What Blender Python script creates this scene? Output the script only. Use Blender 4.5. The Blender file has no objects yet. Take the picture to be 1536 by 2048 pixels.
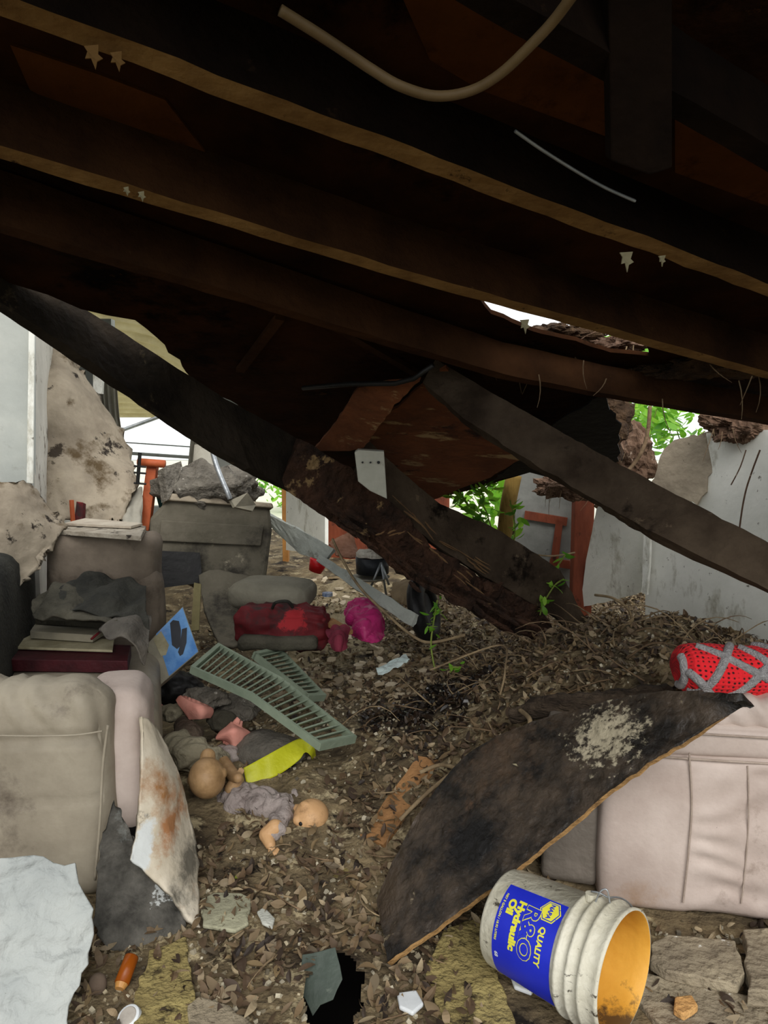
import bpy, bmesh, math, random
from math import sin, cos, tan, atan, radians, pi
from mathutils import Vector, Matrix, noise as mn
random.seed(7)
R = random.random
def U(a, b): return a + (b - a) * random.random()

# ------------------------------------------------------------------ camera, sky, sun
SC = bpy.context.scene
COL = SC.collection
F = 1450.0; PITCH = 6.0; CZ = 1.4
cam_d = bpy.data.cameras.new('camera'); cam = bpy.data.objects.new('camera', cam_d); COL.objects.link(cam)
cam.location = (0, 0, CZ); cam.rotation_euler = (radians(90 - PITCH), 0, 0)
cam_d.sensor_fit = 'VERTICAL'; cam_d.sensor_height = 36.0; cam_d.lens = 36.0 * F / 2048.0
cam_d.clip_start = 0.02; cam_d.clip_end = 200
SC.camera = cam
SC.view_settings.view_transform = 'Standard'; SC.view_settings.look = 'None'
SC.view_settings.exposure = 0.22; SC.view_settings.gamma = 1.0; SC.view_settings.use_curve_mapping = False

w = bpy.data.worlds.new('overcast_sky'); SC.world = w; w.use_nodes = True
nt = w.node_tree; nt.nodes.clear()
tc = nt.nodes.new('ShaderNodeTexCoord'); sx = nt.nodes.new('ShaderNodeSeparateXYZ')
rp = nt.nodes.new('ShaderNodeValToRGB'); bg = nt.nodes.new('ShaderNodeBackground'); ow = nt.nodes.new('ShaderNodeOutputWorld')
nt.links.new(tc.outputs['Generated'], sx.inputs[0]); nt.links.new(sx.outputs['Z'], rp.inputs[0])
rp.color_ramp.elements[0].position = 0.0; rp.color_ramp.elements[0].color = (0.96, 0.98, 1.0, 1)
rp.color_ramp.elements[1].position = 0.6; rp.color_ramp.elements[1].color = (0.97, 0.985, 1.0, 1)
nt.links.new(rp.outputs[0], bg.inputs[0]); bg.inputs[1].default_value = 1.3
nt.links.new(bg.outputs[0], ow.inputs[0])

sun_d = bpy.data.lights.new('sun', 'SUN'); sun = bpy.data.objects.new('sun', sun_d); COL.objects.link(sun)
sun_d.energy = 1.9; sun_d.angle = radians(38); sun_d.color = (1.0, 0.965, 0.92)
SUN_EL = 40; SUN_AZ = 8      # behind the camera, a little to the right
v = Vector((sin(radians(SUN_AZ)) * cos(radians(SUN_EL)), -cos(radians(SUN_AZ)) * cos(radians(SUN_EL)), sin(radians(SUN_EL))))
sun.rotation_euler = v.to_track_quat('Z', 'Y').to_euler(); sun.location = v * 20

# ------------------------------------------------------------------ geometry helpers
c6, s6 = cos(radians(PITCH)), sin(radians(PITCH))
CAM = Vector((0, 0, CZ))
def ray(px, py):
    x = (px - 768) / F; y = -(py - 1024) / F
    return Vector((x, c6 + y * s6, y * c6 - s6))
def P(px, py, d):
    r = ray(px, py); return CAM + r * (d / r.y)
def PZ(px, py, z):
    r = ray(px, py); return CAM + r * ((z - CZ) / r.z)
def plane(a, b, c):
    return a, (b - a).cross(c - a).normalized()
def hit(px, py, pl):
    r = ray(px, py); return CAM + r * ((pl[0] - CAM).dot(pl[1]) / r.dot(pl[1]))
def lerp(a, b, t): return a + (b - a) * t
def sst(a, b, x):
    t = min(1, max(0, (x - a) / (b - a))); return t * t * (3 - 2 * t)
def N(p, s=1.0, o=0.0): return mn.noise(Vector((p[0] * s + o, p[1] * s + o * 1.7, p[2] * s - o)))

class MB:
    def __init__(s): s.v = []; s.f = []
    def add(s, vs, fs):
        n = len(s.v); s.v += [Vector(x) for x in vs]; s.f += [tuple(i + n for i in f) for f in fs]; return s
    def slab(s, pts, th, away=None):
        pts = [Vector(p) for p in pts]
        n = Vector((0, 0, 0))
        for i in range(len(pts)):
            a, b = pts[i], pts[(i + 1) % len(pts)]; n += (a - pts[0]).cross(b - pts[0])
        n.normalize()
        if away is None: away = (sum(pts, Vector()) / len(pts)) - CAM
        if n.dot(away) < 0: n = -n
        k = len(pts)
        s.add(pts + [p + n * th for p in pts], [tuple(range(k)), tuple(range(2 * k - 1, k - 1, -1))] + [(i, (i + 1) % k, (i + 1) % k + k, i + k) for i in range(k)])
        return s
    def box(s, c, size, rz=0, M=None):
        if M is None: M = Matrix.Rotation(rz, 3, 'Z')
        c = Vector(c); x, y, z = [q / 2 for q in size]
        vs = [c + M @ Vector(q) for q in ((-x,-y,-z),(x,-y,-z),(x,y,-z),(-x,y,-z),(-x,-y,z),(x,-y,z),(x,y,z),(-x,y,z))]
        return s.add(vs, [(0,3,2,1),(4,5,6,7),(0,1,5,4),(1,2,6,5),(2,3,7,6),(3,0,4,7)])
    def tube(s, pts, r, seg=8, cap=True):
        pts = [Vector(p) for p in pts]; k = len(pts)
        rr = r if isinstance(r, (list, tuple)) else [r] * k
        t0 = (pts[1] - pts[0]).normalized(); up = Vector((0, 0, 1)) if abs(t0.z) < .9 else Vector((1, 0, 0))
        nrm = t0.cross(up).normalized(); vs = []; fs = []
        for i, p in enumerate(pts):
            t = (pts[min(i + 1, k - 1)] - pts[max(i - 1, 0)]).normalized()
            nrm = (nrm - t * nrm.dot(t)).normalized(); b = t.cross(nrm)
            for j in range(seg):
                a = 2 * pi * j / seg; vs.append(p + (nrm * cos(a) + b * sin(a)) * rr[i])
        for i in range(k - 1):
            for j in range(seg):
                fs.append((i*seg+j, i*seg+(j+1) % seg, (i+1)*seg+(j+1) % seg, (i+1)*seg+j))
        if cap: fs += [tuple(range(seg - 1, -1, -1)), tuple(range((k-1)*seg, k*seg))]
        return s.add(vs, fs)
    def lathe(s, prof, M, seg=48, a0=0, a1=2*pi, closed=True):
        vs = []; fs = []; k = len(prof); m = seg if closed else seg + 1
        for j in range(m):
            a = a0 + (a1 - a0) * j / seg
            for (r, z) in prof: vs.append(M @ Vector((r * cos(a), r * sin(a), z)))
        for j in range(seg):
            j2 = (j + 1) % m
            for i in range(k - 1): fs.append((j*k+i, j2*k+i, j2*k+i+1, j*k+i+1))
        return s.add(vs, fs)
    def ell(s, c, r, M=None, u=20, v=12):
        if isinstance(r, (int, float)): r = (r, r, r)
        M = M or Matrix.Identity(3); c = Vector(c); vs = []; fs = []
        for i in range(1, v):
            for j in range(u):
                th = pi * i / v; ph = 2 * pi * j / u
                vs.append(c + M @ Vector((r[0]*sin(th)*cos(ph), r[1]*sin(th)*sin(ph), r[2]*cos(th))))
        vs += [c + M @ Vector((0, 0, r[2])), c + M @ Vector((0, 0, -r[2]))]; a = len(vs) - 2; b = a + 1
        for i in range(v - 2):
            for j in range(u): fs.append((i*u+j, (i+1)*u+j, (i+1)*u+(j+1) % u, i*u+(j+1) % u))
        for j in range(u):
            fs.append((a, j, (j+1) % u)); fs.append((b, (v-2)*u+(j+1) % u, (v-2)*u+j))
        return s.add(vs, fs)
    def cap(s, a, b, r1, r2, seg=12):
        a = Vector(a); b = Vector(b); s.tube([a, lerp(a, b, .5), b], [r1, (r1+r2)/2, r2], seg); s.ell(a, r1, None, 12, 8); s.ell(b, r2, None, 12, 8); return s

def grid(rows, nu, nv, th=0.0, disp=None, jag=0.0, away=None):
    """rows of 3D control points -> a smooth Catmull-Rom sheet with thickness"""
    def cr(pts, t):
        k = len(pts) - 1; x = t * k; i = min(int(x), k - 1); f = x - i
        p0 = pts[max(i-1, 0)]; p1 = pts[i]; p2 = pts[i+1]; p3 = pts[min(i+2, k)]
        return 0.5 * ((2*p1) + (p2-p0)*f + (2*p0-5*p1+4*p2-p3)*f*f + (3*p1-p0-3*p2+p3)*f*f*f)
    G = []
    for a in range(nv + 1):
        v_ = a / nv; line = []
        cols = [[r[i] for r in rows] for i in range(len(rows[0]))]
        cp = [cr(c, v_) for c in cols]
        for b in range(nu + 1): line.append(cr(cp, b / nu))
        G.append(line)
    H = [[None]*(nu+1) for _ in range(nv+1)]; NN = [[None]*(nu+1) for _ in range(nv+1)]
    ctr = G[nv//2][nu//2]; aw = away or (ctr - CAM)
    for a in range(nv+1):
        for b in range(nu+1):
            du = G[a][min(b+1, nu)] - G[a][max(b-1, 0)]; dv = G[min(a+1, nv)][b] - G[max(a-1, 0)][b]
            n = du.cross(dv); n = n.normalized() if n.length > 1e-9 else Vector((0, 1, 0))
            if n.dot(aw) < 0: n = -n
            p = G[a][b].copy()
            if disp: p -= n * disp(b / nu, a / nv, p)
            if jag and (a in (0, nv) or b in (0, nu)):
                p += Vector((N(p, 40, 3), N(p, 40, 7), N(p, 40, 9))) * jag + Vector((N(p, 11, 3), 0, N(p, 11, 9))) * jag
            H[a][b] = p; NN[a][b] = n
    m = MB(); W = nu + 1
    vs = [H[a][b] for a in range(nv+1) for b in range(W)]
    fs = [(a*W+b, a*W+b+1, (a+1)*W+b+1, (a+1)*W+b) for a in range(nv) for b in range(nu)]
    if th:
        o = len(vs); vs += [H[a][b] + NN[a][b]*th for a in range(nv+1) for b in range(W)]
        fs += [tuple(i+o for i in f[::-1]) for f in fs[:nv*nu]]
        ring = [b for b in range(W)] + [a*W+nu for a in range(1, nv+1)] + [nv*W+b for b in range(nu-1, -1, -1)] + [a*W for a in range(nv-1, 0, -1)]
        for i in range(len(ring)):
            p, q = ring[i], ring[(i+1) % len(ring)]; fs.append((p, q, q+o, p+o))
    m.add(vs, fs); return m

def rbox(c, size, r, M=None, n=14, disp=None, puff=0.0):
    """rounded cushion-like box"""
    M = M or Matrix.Identity(3); c = Vector(c); hx, hy, hz = [q/2 for q in size]; m = MB()
    bm = bmesh.new(); bmesh.ops.create_cube(bm, size=2.0)
    bmesh.ops.subdivide_edges(bm, edges=bm.edges[:], cuts=n, use_grid_fill=True)
    bm.verts.ensure_lookup_table(); out = []
    for vt in bm.verts:
        p = vt.co; q = Vector((p.x*hx, p.y*hy, p.z*hz))
        inn = Vector((max(-hx+r, min(hx-r, q.x)), max(-hy+r, min(hy-r, q.y)), max(-hz+r, min(hz-r, q.z))))
        dlt = q - inn; nn = dlt.normalized() if dlt.length > 1e-9 else Vector((0, 0, 1))
        pos = inn + nn * r if dlt.length > 1e-9 else q
        if puff:
            pf = (1-p.x*p.x)*(1-p.y*p.y) if abs(p.z) > .99 else ((1-p.x*p.x)*(1-p.z*p.z) if abs(p.y) > .99 else (1-p.y*p.y)*(1-p.z*p.z))
            pos += nn * puff * pf
        if disp: pos += nn * disp(p, pos)
        out.append(c + M @ pos)
    m.add(out, [tuple(x.index for x in f.verts) for f in bm.faces]); bm.free(); return m

def jag(pts, amp, step=0.04, seed=0):
    rnd = random.Random(seed); out = []; k = len(pts)
    for i in range(k):
        a, b = pts[i], pts[(i+1) % k]; L = (b-a).length; n = max(1, int(L/step)); e = (b-a).normalized()
        for j in range(n):
            p = lerp(a, b, j/n)
            o = Vector((rnd.uniform(-1, 1), rnd.uniform(-.3, .3), rnd.uniform(-1, 1))) * amp
            out.append(p + o)
    return out
def pjag(px, pl, amp, step=0.04, seed=0):
    """pixel outline on a plane, edges torn within the plane"""
    pts = [hit(x, y, pl) for x, y in px]; out = jag(pts, amp, step, seed)
    return [p - pl[1] * (p - pl[0]).dot(pl[1]) for p in out]

# ------------------------------------------------------------------ materials
def lin(h):
    if isinstance(h, str):
        h = h.lstrip('#'); c = [int(h[i:i+2], 16)/255 for i in (0, 2, 4)]
    else: c = [q/255 for q in h]
    return tuple((q/12.92 if q <= .04045 else ((q+.055)/1.055)**2.4) for q in c) + (1,)
MATS = {}
def mat(name, c1, c2=None, sc=6, rough=.8, bump=.3, bsc=None, st=(1, 1, 1), spots=None, spots2=None, metal=0, lo=.35, hi=.65, trans=0, spec=.3, detail=6, bdist=.02, mask=None):
    if name in MATS: return MATS[name]
    m = bpy.data.materials.new(name); m.use_nodes = True; t = m.node_tree; t.nodes.clear(); MATS[name] = m
    L = t.links.new; nn = t.nodes.new
    out = nn('ShaderNodeOutputMaterial'); b = nn('ShaderNodeBsdfPrincipled'); L(b.outputs[0], out.inputs[0])
    b.inputs['Roughness'].default_value = rough; b.inputs['Metallic'].default_value = metal; b.inputs['Specular IOR Level'].default_value = spec
    co = nn('ShaderNodeTexCoord'); mp = nn('ShaderNodeMapping'); L(co.outputs['Object'], mp.inputs[0]); mp.inputs['Scale'].default_value = st
    no = nn('ShaderNodeTexNoise'); L(mp.outputs[0], no.inputs[0]); no.inputs['Scale'].default_value = sc; no.inputs['Detail'].default_value = detail; no.inputs['Roughness'].default_value = .65
    rr = nn('ShaderNodeValToRGB'); L(no.outputs[0], rr.inputs[0])
    rr.color_ramp.elements[0].position = lo; rr.color_ramp.elements[0].color = lin(c1)
    rr.color_ramp.elements[1].position = hi; rr.color_ramp.elements[1].color = lin(c2 or c1)
    colr = rr.outputs[0]
    for sp in (spots, spots2):
        if not sp: continue
        c, s_, th, soft = sp[:4]; stt = sp[4] if len(sp) > 4 else (1, 1, 1)
        m2 = nn('ShaderNodeMapping'); L(co.outputs['Object'], m2.inputs[0]); m2.inputs['Scale'].default_value = stt; m2.inputs['Location'].default_value = (3.3, 1.2, 7.7)
        n2 = nn('ShaderNodeTexNoise'); L(m2.outputs[0], n2.inputs[0]); n2.inputs['Scale'].default_value = s_; n2.inputs['Detail'].default_value = 8; n2.inputs['Roughness'].default_value = .7
        r2 = nn('ShaderNodeValToRGB'); L(n2.outputs[0], r2.inputs[0])
        r2.color_ramp.elements[0].position = th; r2.color_ramp.elements[0].color = (0, 0, 0, 1)
        r2.color_ramp.elements[1].position = th + soft; r2.color_ramp.elements[1].color = (1, 1, 1, 1)
        mx = nn('ShaderNodeMix'); mx.data_type = 'RGBA'; L(r2.outputs[0], mx.inputs[0]); L(colr, mx.inputs[6]); mx.inputs[7].default_value = lin(c); colr = mx.outputs[2]
    L(colr, b.inputs['Base Color'])
    if bump:
        n3 = nn('ShaderNodeTexNoise'); L(mp.outputs[0], n3.inputs[0]); n3.inputs['Scale'].default_value = bsc or sc*5; n3.inputs['Detail'].default_value = 6
        bp = nn('ShaderNodeBump'); bp.inputs['Strength'].default_value = bump; bp.inputs['Distance'].default_value = bdist; L(n3.outputs[0], bp.inputs['Height']); L(bp.outputs[0], b.inputs['Normal'])
    if trans:
        tr = nn('ShaderNodeBsdfTranslucent'); L(colr, tr.inputs[0]); ms = nn('ShaderNodeMixShader'); ms.inputs[0].default_value = trans
        L(b.outputs[0], ms.inputs[1]); L(tr.outputs[0], ms.inputs[2]); L(ms.outputs[0], out.inputs[0])
    return m

def add_patch(m, ob, color, center, rad, sc=12, th=.5, soft=.06, st=(1, 1, 1)):
    t = m.node_tree; L = t.links.new; nn = t.nodes.new
    b = next(n for n in t.nodes if n.type == 'BSDF_PRINCIPLED'); src = b.inputs['Base Color'].links[0].from_socket
    o0 = Vector(ORG[ob.name]); co = nn('ShaderNodeTexCoord'); vm = nn('ShaderNodeVectorMath'); vm.operation = 'SUBTRACT'; L(co.outputs['Object'], vm.inputs[0]); vm.inputs[1].default_value = Vector(center) - o0
    v2 = nn('ShaderNodeVectorMath'); v2.operation = 'DIVIDE'; L(vm.outputs[0], v2.inputs[0]); v2.inputs[1].default_value = rad
    ln = nn('ShaderNodeVectorMath'); ln.operation = 'LENGTH'; L(v2.outputs[0], ln.inputs[0])
    mp = nn('ShaderNodeMapping'); mp.inputs['Scale'].default_value = st; L(co.outputs['Object'], mp.inputs[0])
    no = nn('ShaderNodeTexNoise'); no.inputs['Scale'].default_value = sc; no.inputs['Detail'].default_value = 8; no.inputs['Roughness'].default_value = .72; L(mp.outputs[0], no.inputs[0])
    m1 = nn('ShaderNodeMath'); m1.operation = 'MULTIPLY_ADD'; L(ln.outputs['Value'], m1.inputs[0]); m1.inputs[1].default_value = -.35; L(no.outputs[0], m1.inputs[2])
    m2 = nn('ShaderNodeMapRange'); L(m1.outputs[0], m2.inputs[0]); m2.inputs[1].default_value = th - .27; m2.inputs[2].default_value = th - .27 + soft
    mx = nn('ShaderNodeMix'); mx.data_type = 'RGBA'; L(m2.outputs[0], mx.inputs[0]); L(src, mx.inputs[6]); mx.inputs[7].default_value = lin(color); L(mx.outputs[2], b.inputs['Base Color'])

def leaf_mat(name, cols, trans=.35, rough=.6):
    """colour varies per object and per leaf island"""
    m = bpy.data.materials.new(name); m.use_nodes = True; t = m.node_tree; t.nodes.clear(); L = t.links.new; nn = t.nodes.new
    out = nn('ShaderNodeOutputMaterial'); b = nn('ShaderNodeBsdfPrincipled'); b.inputs['Roughness'].default_value = rough
    g = nn('ShaderNodeNewGeometry'); oi = nn('ShaderNodeObjectInfo'); ad = nn('ShaderNodeMath'); ad.operation = 'ADD'; fr = nn('ShaderNodeMath'); fr.operation = 'FRACT'
    L(g.outputs['Random Per Island'], ad.inputs[0]); L(oi.outputs['Random'], ad.inputs[1]); L(ad.outputs[0], fr.inputs[0])
    rr = nn('ShaderNodeValToRGB'); L(fr.outputs[0], rr.inputs[0]); e = rr.color_ramp.elements
    while len(e) < len(cols): e.new(.5)
    for i, c in enumerate(cols): e[i].position = i/(len(cols)-1)*.999; e[i].color = lin(c)
    L(rr.outputs[0], b.inputs['Base Color']); tr = nn('ShaderNodeBsdfTranslucent'); L(rr.outputs[0], tr.inputs[0])
    ms = nn('ShaderNodeMixShader'); ms.inputs[0].default_value = trans; L(b.outputs[0], ms.inputs[1]); L(tr.outputs[0], ms.inputs[2]); L(ms.outputs[0], out.inputs[0])
    return m

M_floor = mat('soil_and_plaster_dust', '#3a3024', '#857558', 5, .95, .9, 30, lo=.34, hi=.64, spots=('#ab9d7c', 9, .55, .06), spots2=('#1d1711', 6, .57, .08), bdist=.03)
M_rafter = mat('old_rafter_wood', '#291a10', '#452d1b', 3, .95, .35, 40, spots=('#4a3522', 12, .66, .05), spec=.05)
M_rafter_edge = mat('rafter_lit_edge', '#6b5030', '#8a6b42', 8, .9, .3, 40, spots=('#3a2a1b', 16, .62, .06), spec=.05)  # bounce light on the rafter undersides, put into a paler wood colour
M_rafter_dark = mat('near_black_rafter', '#110c09', '#221811', 3, .95, .4, 40, spots=('#33261a', 9, .66, .06), spec=.05)  # near-black base colour for the uppermost rafters and the hanging board
M_fall = mat('weathered_fallen_beam', '#2b221a', '#4b4034', 4, .9, .5, 35, spots=('#6a5c4a', 7, .62, .06), spots2=('#17110c', 5, .58, .08), spec=.1)
M_falld = mat('dark_fallen_beam', '#1a1612', '#312a22', 4, .9, .5, 35, spots=('#4b4232', 7, .62, .06), spec=.1)
M_rot = mat('rotten_wood', '#1e130c', '#4a3122', 7, .85, 1.0, 30, st=(1, 1, 1), spots=('#8d7450', 7, .62, .04), bdist=.04)
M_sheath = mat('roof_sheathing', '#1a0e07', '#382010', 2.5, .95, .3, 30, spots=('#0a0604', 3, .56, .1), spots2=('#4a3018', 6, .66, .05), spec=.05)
M_ply = mat('stained_plywood', '#522e19', '#7a4829', 3, .9, .4, 25, st=(1, 1, 1), spots=('#9c825c', 7, .57, .07, (.5, 1, 2)), spots2=('#26160e', 3.5, .58, .08))
M_board = mat('wet_black_board', '#17130f', '#463b30', 6, .48, .6, 30, lo=.42, hi=.62, spots=('#8a7d66', 7, .64, .05), spots2=('#5a4330', 4, .58, .12), spec=.35)
M_rawedge = mat('raw_wood_edge', '#8a6a42', '#b08a58', 20, .8, .5, 60, spots=('#4a3828', 9, .55, .1))
M_wall = mat('mouldy_white_wall', '#dcddd4', '#ecece4', 3, .8, .15, 20, spots=('#96917c', 4, .55, .12, (1, 1, .4)), spots2=('#5a5446', 24, .63, .05))
M_wall_clean = mat('grey_painted_wall', '#9ea29d', '#b4b7b0', 2.5, .8, .12, 20, spots=('#7b7a70', 3, .62, .12))
M_dry = mat('mouldy_drywall', '#7f7464', '#a89c88', 3, .9, .5, 18, spots=('#54452f', 3.5, .54, .10), spots2=('#221c16', 8, .61, .05))
M_dry2 = mat('damp_drywall_paper', '#b9ad96', '#d8cfbd', 2.5, .9, .3, 22, spots=('#9b6f46', 3.2, .54, .14), spots2=('#4b4134', 6, .63, .08))
M_torn = mat('dark_torn_drywall', '#262521', '#66635c', 7, .85, .8, 20, spots=('#777a76', 5, .58, .10), spots2=('#1b1a18', 4, .6, .1))
M_plaster = mat('white_swirl_plaster', '#9fa4a2', '#b4b8b4', 4, .85, 1.0, 7, spots=('#8f938c', 2.5, .6, .1), spots2=('#6a6a62', 9, .70, .02), bdist=.05, detail=3)
M_leather = mat('pale_dirty_leather', '#b3a298', '#cfc0b6', 3, .55, .25, 60, spots=('#7e6c5e', 3.5, .58, .14), spots2=('#3a3028', 42, .70, .03), spec=.35, bdist=.006)
M_leather_l = mat('dusty_grey_leather', '#857c6c', '#a39a88', 3, .6, .25, 60, spots=('#5a5046', 3, .57, .14), spots2=('#2e2822', 30, .72, .03), bdist=.006)
M_leather_d = mat('grey_side_leather', '#6c655c', '#837a70', 4, .65, .25, 40, spots=('#d0ccc4', 22, .71, .03))  # darker grey leather of the armchair side panel
M_seam = mat('seam_piping', '#a09083', '#b5a598', 20, .7, .2)
M_cushion = mat('soiled_cushion', '#5d5348', '#7e7264', 3, .9, .3, 30, spots=('#2d2721', 3, .55, .15))
M_darkcloth = mat('dark_grey_cloth', '#23231f', '#3c3b34', 6, .95, .5, 60)
M_cloth2 = mat('dusty_olive_cloth', '#35332a', '#545044', 6, .95, .5, 60)
M_maroon = mat('maroon_cover', '#2c0d12', '#47161d', 8, .6, .2)
M_paper = mat('aged_paper', '#8d8568', '#b3ab8e', 9, .9, .2)
M_redplastic = mat('red_plastic', '#c01018', '#dd2024', 4, .4, .1)
M_redcloth = mat('faded_red_bag', '#4a1014', '#66161c', 5, .75, .4, 20, spots=('#2b2220', 4, .53, .1))
M_magenta = mat('magenta_plastic', '#a01f5e', '#c93a7c', 4, .35, .5, 20, trans=.25)
M_louver = mat('grey_green_shutter', '#75826f', '#8c9884', 5, .6, .15, 40, spots=('#4c574c', 8, .64, .08))
M_skin = mat('doll_vinyl_tan', '#b88e62', '#cfa577', 4, .5, .12, 60, spots=('#6f4f33', 6, .60, .12))
M_skin2 = mat('doll_vinyl_darker_tan', '#a58560', '#b99569', 4, .5, .12, 60, spots=('#7a5d3c', 3, .55, .2))  # slightly darker, greyer tan than the other doll vinyl
M_gown = mat('mauve_doll_cloth', '#8a7f7a', '#a99e98', 5, .95, .5, 60, spots=('#514541', 6, .6, .1))
M_gown2 = mat('khaki_doll_cloth', '#7d7662', '#989079', 5, .95, .5, 60, spots=('#4a4336', 6, .58, .1))
M_pink = mat('salmon_pink_foam', '#d98f80', '#eaa797', 6, .7, .2, 40, spots=('#6e463b', 8, .66, .05))
M_yellow = mat('yellow_plastic_film', '#c2c41c', '#dbdc3a', 5, .4, .3, 20, spots=('#7f7d20', 6, .62, .08), trans=.2)
M_rubble = mat('grey_rubble', '#57524a', '#7d776c', 10, .95, .9, 40, spots=('#b7b1a6', 18, .64, .04), bdist=.03)
M_black = mat('black_plastic', '#101010', '#1c1b1a', 6, .5, .2)
M_orange = mat('orange_painted_steel', '#9c4826', '#b96038', 5, .6, .2, spots=('#5c2d1a', 7, .62, .1))
M_rust = mat('rusty_red_timber', '#5c2c1b', '#86432a', 5, .8, .5, 25, st=(1, 1, .3), spots=('#2c1810', 7, .58, .1))
M_amber = mat('amber_plastic', '#94480c', '#ab5c18', 5, .3, .1, trans=.3)
M_white = mat('white_plastic', '#c8ccce', '#dfe3e4', 5, .4, .1)
M_curtain = mat('dingy_curtain', '#a6a193', '#c4c0b2', 4, .95, .2, 40, spots=('#6d6757', 4, .6, .12), trans=.3)
M_awning = mat('striped_cream_awning', '#c9bf98', '#ded6b4', 4, .8, .2, trans=.35)
M_bark = mat('grey_bark', '#2d241c', '#574a3c', 8, .95, 1.0, 30, st=(1, 1, 3), bdist=.03)
M_twig = mat('twig', '#5a4733', '#8a745a', 9, .9, .4)
M_vine = mat('pale_vine', '#6b5a44', '#9c8868', 9, .9, .4)
M_trunk = mat('yellow_brown_trunk', '#6d5526', '#93783c', 6, .9, .8, 25, st=(1, 1, .3), spots=('#332812', 5, .6, .06))
M_plank = mat('tan_pine_plank', '#84603c', '#a87c50', 4, .8, .3, 30, st=(3, 3, 1), spots=('#4b3623', 5, .62, .08))
M_plankgrey = mat('pale_grey_plank', '#8b8f88', '#a9ada4', 4, .75, .3, 30, spots=('#5d5748', 4, .58, .1))
M_blue = mat('blue_bucket_label', '#1c28b4', '#2433c6', 4, .45, .1, spots=('#2b2b52', 7, .66, .08))
M_bucket = mat('grimy_white_plastic', '#b9b4a0', '#d5d2c2', 5, .5, .3, 40, spots=('#4b453a', 14, .60, .05, (1, 1, 3)))
M_bucket_in = mat('amber_stained_plastic', '#c68a2a', '#e0a844', 4, .5, .15, spots=('#7a5626', 4, .62, .12))
M_lemon = mat('yellow_print', '#d7d23a', '#e4e04c', 4, .5, 0)
M_crred = mat('red_crochet_wool', '#c4141c', '#e02228', 30, .95, .6, 200)
M_crgrey = mat('grey_crochet_wool', '#8d8b8b', '#b0aeae', 60, .95, .8, 200)
M_boxblue = mat('blue_printed_card', '#3f74b4', '#79a9d8', 3.5, .6, .1, lo=.4, hi=.6, spots=('#9a9dc2', 4, .62, .1))
M_card = mat('grey_beige_card', '#7d786a', '#9a937f', 6, .85, .2)
M_darkprint = mat('dark_print', '#24262b', '#35383e', 5, .6, 0)
M_tile = mat('crumbled_plasterboard', '#7d7260', '#a3977f', 7, .95, .8, 30, spots=('#dedbd2', 6, .66, .03), spots2=('#4a4236', 9, .6, .08), bdist=.03)
M_tile2 = mat('yellowed_crumb_floor', '#7e7047', '#a3945f', 9, .95, .9, 40, spots=('#463c26', 9, .56, .07), bdist=.03)
M_steel = mat('galvanised_steel', '#8f9498', '#b4b8ba', 8, .4, .15, metal=.7)
M_pot = mat('blackened_pot', '#1d1f22', '#383b3f', 6, .45, .2, metal=.3)
M_teal = mat('teal_binders', '#173a3a', '#2b5a56', 6, .6, .1)
M_hills = mat('hazy_hills', '#c6d0ce', '#d6dedc', .4, 1, 0)  # distance haze and blown-out daylight put into the pale colour
M_outground = mat('outdoor_pale_ground', '#b9b8a4', '#d0cfbc', 1.2, 1, 0)
M_pit = mat('dark_earth_pit', '#0c0a08', '#151210', 5, 1, .3)
M_greenplastic = mat('grey_green_shard', '#343d36', '#4c564d', 4, .5, .3, spots=('#7b8276', 6, .60, .1))
M_rootmass = mat('root_matted_soil', '#4b3628', '#7b6250', 12, .95, 1.0, 40, st=(1, 1, .4), spots=('#b7a391', 14, .62, .04), bdist=.03)
M_brownmuck = mat('brown_leafy_muck', '#2b1f16', '#57422e', 9, .95, 1.0, 35, spots=('#7d6446', 12, .62, .05), bdist=.04)
LM_dry = leaf_mat('dry_leaf', ['#241b14', '#453527', '#655039', '#84704f', '#4d3b2b', '#978263', '#30251c', '#b3a181', '#5b4632'], .15, .7)
LM_green = leaf_mat('green_leaf', ['#5f9a26', '#86c43a', '#a6d94c', '#4d8a24', '#94cc44', '#6fae34'], .5, .5)

t = M_plaster.node_tree; wv = t.nodes.new('ShaderNodeTexWave'); wv.wave_type = 'RINGS'; wv.inputs['Scale'].default_value = 5.5; wv.inputs['Distortion'].default_value = 14; wv.inputs['Detail'].default_value = 3; wv.inputs['Detail Scale'].default_value = .8
co = next(n for n in t.nodes if n.type == 'TEX_COORD'); t.links.new(co.outputs['Object'], wv.inputs[0]); bp0 = next(n for n in t.nodes if n.type == 'BUMP'); bp1 = t.nodes.new('ShaderNodeBump')
bp1.inputs['Strength'].default_value = .55; bp1.inputs['Distance'].default_value = .012; t.links.new(wv.outputs['Fac'], bp1.inputs['Height']); t.links.new(bp0.outputs[0], bp1.inputs['Normal']); t.links.new(bp1.outputs[0], next(n for n in t.nodes if n.type == 'BSDF_PRINCIPLED').inputs['Normal'])
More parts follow.
